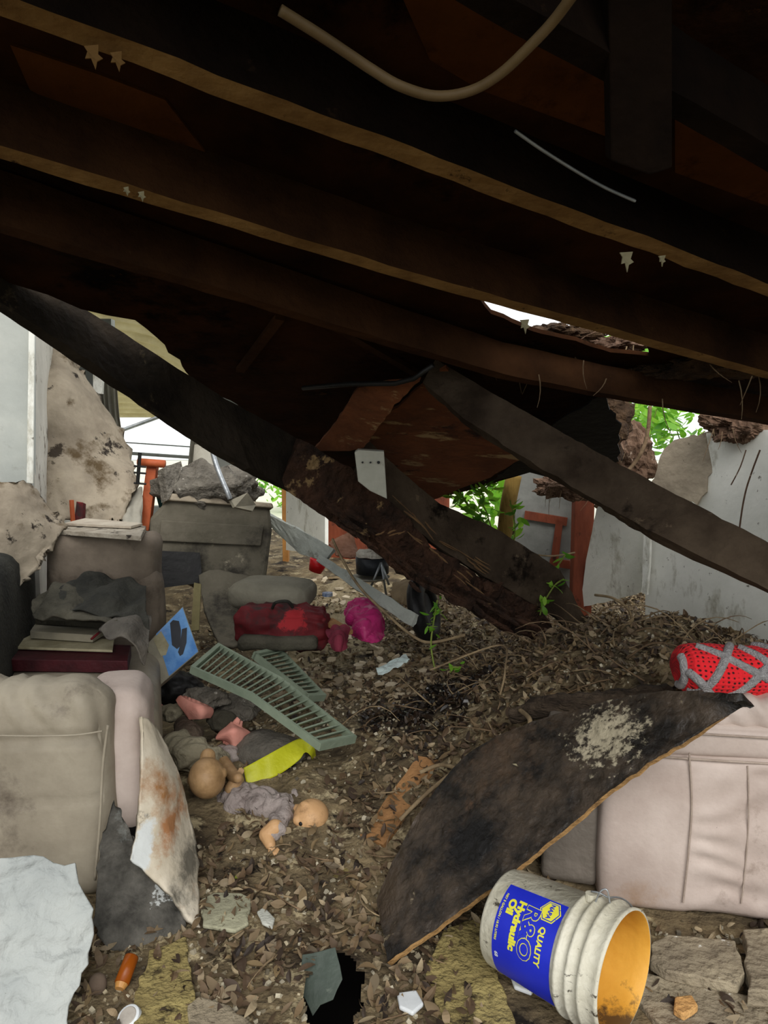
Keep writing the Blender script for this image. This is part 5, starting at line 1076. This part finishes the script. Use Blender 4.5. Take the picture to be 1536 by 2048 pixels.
# the uncountable rest as one litter object
WET = leaf_mat('wet_black_leaf', ['#0f0b08', '#1f1610', '#33251a', '#17110c', '#4b3a2a'], .05, .35); mbw = MB(); wc = PZ(850, 1385, .3)
mb = MB(); k = 0
while k < 22000:
    x = U(-1.3, 2.6); yy = 1.35 + 4.2*R()**1.4
    if occupied(x, yy): continue
    dens = .55 + .6*mn.noise(Vector((x*2.2, yy*2.2, 3))) + (.35 if x > .1 and yy > 2.2 else 0)
    if x < -.1 and yy > 2.5: dens -= .35
    if yy < 2.1 and mn.noise(Vector((x*4, yy*4, 9))) > .12 and R() < .75: continue
    if R() > dens: continue
    k += 1; L_ = U(.024, .056); vs, fs = leafmesh(L_, L_*U(.3, .55), U(-.6, .8), U(-.3, .7))
    E = Euler((U(-.8, .8), U(-.8, .8), U(0, 6.28))).to_matrix(); o_ = Vector((x, yy, H(x, yy) + U(.0, .022)))
    wet = ((x-wc.x)/.42)**2 + ((yy-wc.y)/.30)**2 + .8*mn.noise(Vector((x*6, yy*6, 1))) < .75
    (mbw if wet and R() < .9 else mb).add([o_ + E @ q for q in vs], fs)
lw = mk('wet_leaf_mould', mbw, WET); tag(lw, 'patch of black wet leaf mould on the near slope of the pile', 'leaf mould'); lw['kind'] = 'stuff'
lt = mk('leaf_litter', mb, LM_dry); tag(lt, 'thick brown layer of fallen leaves and crumbs covering floor and pile', 'leaf litter'); lt['kind'] = 'stuff'
# crumbs
mb = MB()
for k in range(11000):
    x = U(-1.3, 2.0); yy = 1.35 + 3.6*R()**1.3
    if occupied(x, yy): continue
    s_ = U(.002, .007); c = Vector((x, yy, H(x, yy)+s_*.3)); E = Euler((U(0, 3), U(0, 3), U(0, 3))).to_matrix()
    mb.add([c + E @ Vector((a*s_*U(.6, 1.4), b*s_, cc*s_*.7)) for a, b, cc in ((-1, -1, -1), (1, -1, -1), (1, 1, -1), (-1, 1, -1), (-1, -1, 1), (1, -1, 1), (1, 1, 1), (-1, 1, 1))], [(0, 3, 2, 1), (4, 5, 6, 7), (0, 1, 5, 4), (1, 2, 6, 5), (2, 3, 7, 6), (3, 0, 4, 7)])
LM_crumb = leaf_mat('plaster_crumb', ['#4b4130', '#7c6f54', '#a1947a', '#5a4e38', '#c9c0a8', '#3a3226', '#b0a488'], 0, .95)
lt = mk('plaster_crumbs', mb, LM_crumb); tag(lt, 'scattered pale plaster and soil crumbs over the floor', 'crumbs'); lt['kind'] = 'stuff'
# rubble chips in the middle ground
LM_chip = leaf_mat('rubble_chip', ['#8c7a60', '#b8a88c', '#d0c2a8', '#76654c', '#a3916f'], 0, .95)
chips = []
for k in range(5):
    n = random.choice((4, 5, 6)); r_ = U(.022, .042); vs = []
    for z in (-.006, .006):
        for i in range(n): a = 2*pi*i/n + U(-.3, .3)*0 + k; vs.append(Vector((cos(a)*r_*(.7+.6*((i*37+k*13) % 10)/10), sin(a)*r_*.7, z)))
    me = bpy.data.meshes.new('rubble_chip'); me.from_pydata(vs, [], [tuple(range(n-1, -1, -1)), tuple(range(n, 2*n))] + [(i, (i+1) % n, (i+1) % n+n, i+n) for i in range(n)]); me.materials.append(LM_chip); chips.append(me)
cnt = 0
while cnt < 260:
    px, py = U(540, 860), U(1140, 1410); q = PZ(px, py, .12); x, yy = q.x, q.y
    if yy < 2.6 or yy > 6 or occupied(x, yy): continue
    ob = bpy.data.objects.new('rubble_chip', chips[cnt % 5]); COL.objects.link(ob)
    ob.location = (x, yy, H(x, yy) + .012); ob.rotation_euler = (U(-.4, .4), U(-.4, .4), U(0, 6.28)); s_ = U(.5, 1.1)*(1 if yy < 3.6 else 1.5); ob.scale = (s_, s_, s_)
    tag(ob, 'pale flat rubble chip scattered over the middle ground', 'rubble chip', 'rubble chips in the middle ground'); cnt += 1
# twigs
cnt = 0
while cnt < 110:
    x = random.gauss(.85, .5) if cnt > 25 else U(-.4, .6); yy = random.gauss(2.95, .35) if cnt > 25 else U(1.6, 2.5)
    if occupied(x, yy) or yy < 1.5: continue
    if cnt > 25 and yy < 2.45: continue
    a = U(0, 6.28); L_ = U(.10, .34) if cnt > 25 else U(.06, .16); pts = []; z0 = H(x, yy) + .012; lift = U(0, .45)*L_ if cnt > 25 else .004; bend = U(-.9, .9)
    for i in range(7):
        t_ = i/6; aa = a + bend*t_; pts.append(Vector((x + cos(aa)*L_*t_, yy + sin(aa)*L_*t_, 0)))
    for i, p in enumerate(pts): p.z = max(z0 + lift*sin(pi*.75*i/6), H(p.x, p.y) + .008)
    if any(occupied(p.x, p.y) for p in pts): continue
    ob = mk('twig', MB().tube(pts, [.0032*(1-.6*i/6)*U(.7, 1.5) for i in range(7)], 6), M_twig if R() < .55 else M_vine, smooth=True)
    tag(ob, 'thin dry twig lying in the leaf litter', 'twig', 'dry twigs in the leaf litter'); cnt += 1
# named vines / sticks
def vine(name, pts, r, m, label, cat='vine'):
    return tag(mk(name, MB().tube(smoothpath(pts), r, 8), m, smooth=True), label, cat)
vine('long_stick', [P(665, 1078, 3.9), P(685, 1120, 3.8), P(720, 1175, 3.6), P(770, 1225, 3.45), P(820, 1268, 3.3), P(860, 1285, 3.2), P(930, 1270, 3.1)], .007, M_vine, 'long curved brown stick crossing in front of the narrow plank', 'stick')
vine('hanging_vine', [P(1300, 812, 3.6), P(1296, 860, 3.6), P(1285, 900, 3.6), P(1262, 935, 3.6), P(1235, 960, 3.5), P(1190, 1015, 3.5)], .010, M_twig, 'dark curved vine hanging in the leafy opening')
vine('root_strand', [P(1520, 900, 3.3), P(1505, 940, 3.3), P(1492, 980, 3.3), P(1484, 1020, 3.3), P(1478, 1065, 3.3)], .004, M_rootmass, 'brown root strand dangling down the white wall')
vine('root_strand', [P(1492, 900, 3.35), P(1480, 935, 3.35), P(1462, 970, 3.35)], .003, M_rootmass, 'shorter root strand left of the long one on the white wall')
vine('root_strand', [P(1260, 640, 2.9), P(1160, 680, 2.9), P(1165, 730, 2.9)], .002, M_rootmass, 'thin root strand dangling in front of the bowed rafter')
vine('bare_branch', [P(975, 1110, 3.5), P(1030, 1105, 3.5), P(1100, 1112, 3.5), P(1150, 1105, 3.5)], .004, M_vine, 'bare twig with few leaves reaching right over the beams', 'branch')
vine('bare_branch', [P(1250, 1280, 3.2), P(1262, 1230, 3.2), P(1230, 1198, 3.2), P(1190, 1190, 3.3)], .006, M_vine, 'arched pale branch at the foot of the leaning panel', 'branch')
vine('bare_branch', [PZ(1050, 1470, .42), PZ(1060, 1440, .46), PZ(1040, 1420, .44)], .008, M_vine, 'short forked root lying over the upper edge of the black board', 'branch')
vine('bare_branch', [PZ(800, 1640, .16), PZ(850, 1590, .22), PZ(905, 1545, .30), PZ(915, 1538, .31), PZ(880, 1530, .27), PZ(840, 1545, .24)], .007, M_vine, 'looped pale vine on the tan plank beside the black board')
vine('bare_branch', [PZ(625, 1500, .15), PZ(640, 1560, .1), PZ(650, 1610, .1), PZ(690, 1645, .06)], .006, M_vine, 'thin stem arching past the lying doll head')
vine('bare_branch', [PZ(720, 1500, .15), PZ(790, 1585, .11), PZ(690, 1600, .08)], .009, M_bark, 'thick dark stick in the litter above the tan plank')
vine('bare_branch', [PZ(475, 1770, .015), PZ(530, 1785, .02), PZ(595, 1798, .015)], .004, M_vine, 'thin pale stick near the green leaf on the floor')
vine('bare_branch', [P(1070, 1300, 2.95), P(1150, 1330, 2.8), P(1240, 1300, 2.9), P(1330, 1300, 2.9)], .006, M_vine, 'long root lying over the pile left of the blanket')
vine('bare_branch', [P(860, 1340, 2.9), P(1000, 1290, 3.0), P(1010, 1340, 2.8), P(1000, 1390, 2.7)], .004, M_vine, 'thin looping stem on the dark wet part of the pile')
# wisps on pile
def plant(pts, n, size, spread, label, m=LM_green, cat='plant', stem=.004, name='leafy_sprout', group=None):
    T = thing(name, pts[0], label, cat, group); path = smoothpath([Vector(p) for p in pts], 5)
    mk('stem', MB().tube(path, stem, 6), mat('green_stem', '#5c6a2c', '#7c8a3c', 8, .7, .1), T, smooth=True); mb = MB()
    for i in range(n):
        p = path[int(len(path)*U(.3, .999))]; L_ = size*U(.6, 1.2); vs, fs = leafmesh(L_, L_*U(.3, .5), U(-.2, .5), .2)
        E = Euler((U(-.9, .9), U(-.9, .9), U(0, 6.28))).to_matrix(); o_ = p + Vector((U(-1, 1), U(-1, 1), U(-1, 1)))*spread
        vs = [q + Vector((L_*.5, 0, 0)) for q in vs]; mb.add([o_ + E @ q for q in vs], fs)
    mk('foliage', mb, m, T, smooth=True); return T
plant([P(985, 1085, 4.3), P(960, 1040, 4.35), P(930, 1000, 4.4), P(915, 975, 4.4)], 42, .085, .07, 'bright green leafy shrub left of the ochre trunk')
plant([P(990, 1085, 4.35), P(975, 1030, 4.4), P(960, 990, 4.5), P(985, 965, 4.5)], 42, .085, .07, 'second green shrub stem close to the ochre trunk')
plant([P(1018, 1150, 4.3), P(1030, 1060, 4.25), P(1020, 1000, 4.25)], 16, .075, .03, 'climber with paired green leaves on the ochre trunk')
plant([P(1100, 1180, 3.5), P(1105, 1150, 3.5), P(1130, 1110, 3.48)], 6, .075, .012, 'small sprout with light green leaf in front of the rusty post')
plant([P(1090, 1200, 3.4), P(1110, 1170, 3.4), P(1128, 1158, 3.4)], 5, .065, .012, 'low sprout with dull green leaf beside the beam end')
plant([P(870, 1340, 2.95), P(862, 1290, 3.0), P(868, 1240, 3.0), P(875, 1200, 3.0)], 22, .045, .03, 'wispy green weed growing left on the pile')
plant([P(900, 1345, 2.85), P(905, 1335, 2.85), P(918, 1335, 2.85)], 6, .04, .012, 'tiny bright green seedling low on the dark pile')
plant([P(1080, 1230, 3.35), P(1085, 1215, 3.35), P(1095, 1205, 3.35)], 8, .05, .02, 'small green weed at the splintered beam end')
plant([P(1200, 900, 5.4), P(1240, 850, 5.3), P(1250, 820, 5.2), P(1235, 790, 5.2)], 70, .12, .13, 'bright vine with large leaves in the left of the roof opening')
plant([P(1290, 950, 5.4), P(1300, 880, 5.4), P(1310, 830, 5.4), P(1320, 800, 5.4)], 80, .12, .15, 'bright vine filling the middle of the roof opening')
plant([P(1380, 930, 5.0), P(1360, 880, 5.0), P(1350, 850, 5.0), P(1340, 840, 5.0)], 46, .12, .09, 'broad leaf creeper at the right of the roof opening')
plant([P(1350, 895, 4.0), P(1385, 880, 4.0), P(1410, 862, 4.0)], 8, .09, .02, 'two lime leaves above the crumpled wallboard scrap')
plant([P(1170, 700, 3.6), P(1220, 690, 3.7), P(1262, 682, 3.7)], 24, .07, .07, 'green leaves peeping through the roof gap above the muck')
tag(mk('fallen_green_leaf', MB().add(*[[PZ(479, 1752, .02) + Euler((.3, .2, 1.2)).to_matrix() @ q for q in leafmesh(.055, .022)[0]], leafmesh(.055, .022)[1]]), mat('yellow_green_leaf', '#8a9a3a', '#a4b04a', 8, .6, .1)), 'single yellow green leaf lying on the floor below the dolls', 'leaf')
tag(mk('fallen_pale_leaf', MB().add(*[[PZ(1034, 1530, .425) + Euler((.2, .2, .2)).to_matrix() @ q for q in leafmesh(.03, .012)[0]], leafmesh(.03, .012)[1]]), M_paper), 'single pale leaf stuck on the black board', 'leaf')
# shrubs and trees outside, seen through the gaps
def bush(c, r, n, label, size=.18, name='bush'):
    T = thing(name, (c[0], c[1], 0), label, name); c = Vector(c)
    mk('trunk', MB().tube([Vector((c.x, c.y, 0)), Vector((c.x+.05, c.y, c.z*.6)), c], [.08, .06, .03], 8), M_bark, T, smooth=True); mb = MB()
    for i in range(n):
        d = Vector((random.gauss(0, 1), random.gauss(0, 1), random.gauss(0, 1))).normalized()*R()**.4; o_ = c + Vector((d.x*r[0], d.y*r[1], d.z*r[2]))
        if o_.z < .02: continue
        L_ = size*U(.7, 1.3); vs, fs = leafmesh(L_, L_*.45, .2, .2); E = Euler((U(-1, 1), U(-1, 1), U(0, 6.28))).to_matrix(); mb.add([o_ + E @ q for q in vs], fs)
    mk('crown', mb, LM_green, T, smooth=True)
bush((2.7, 8.4, 1.9), (.9, .7, .7), 700, 'green bush outdoors behind the right roof opening')
bush((1.6, 8.8, .9), (.8, .6, .8), 500, 'green bush outdoors behind the ochre trunk')
bush((-1.55, 13.5, .9), (1.1, .7, .9), 500, 'pale green bush outdoors beyond the bright doorway')
print('objects', len(bpy.data.objects))
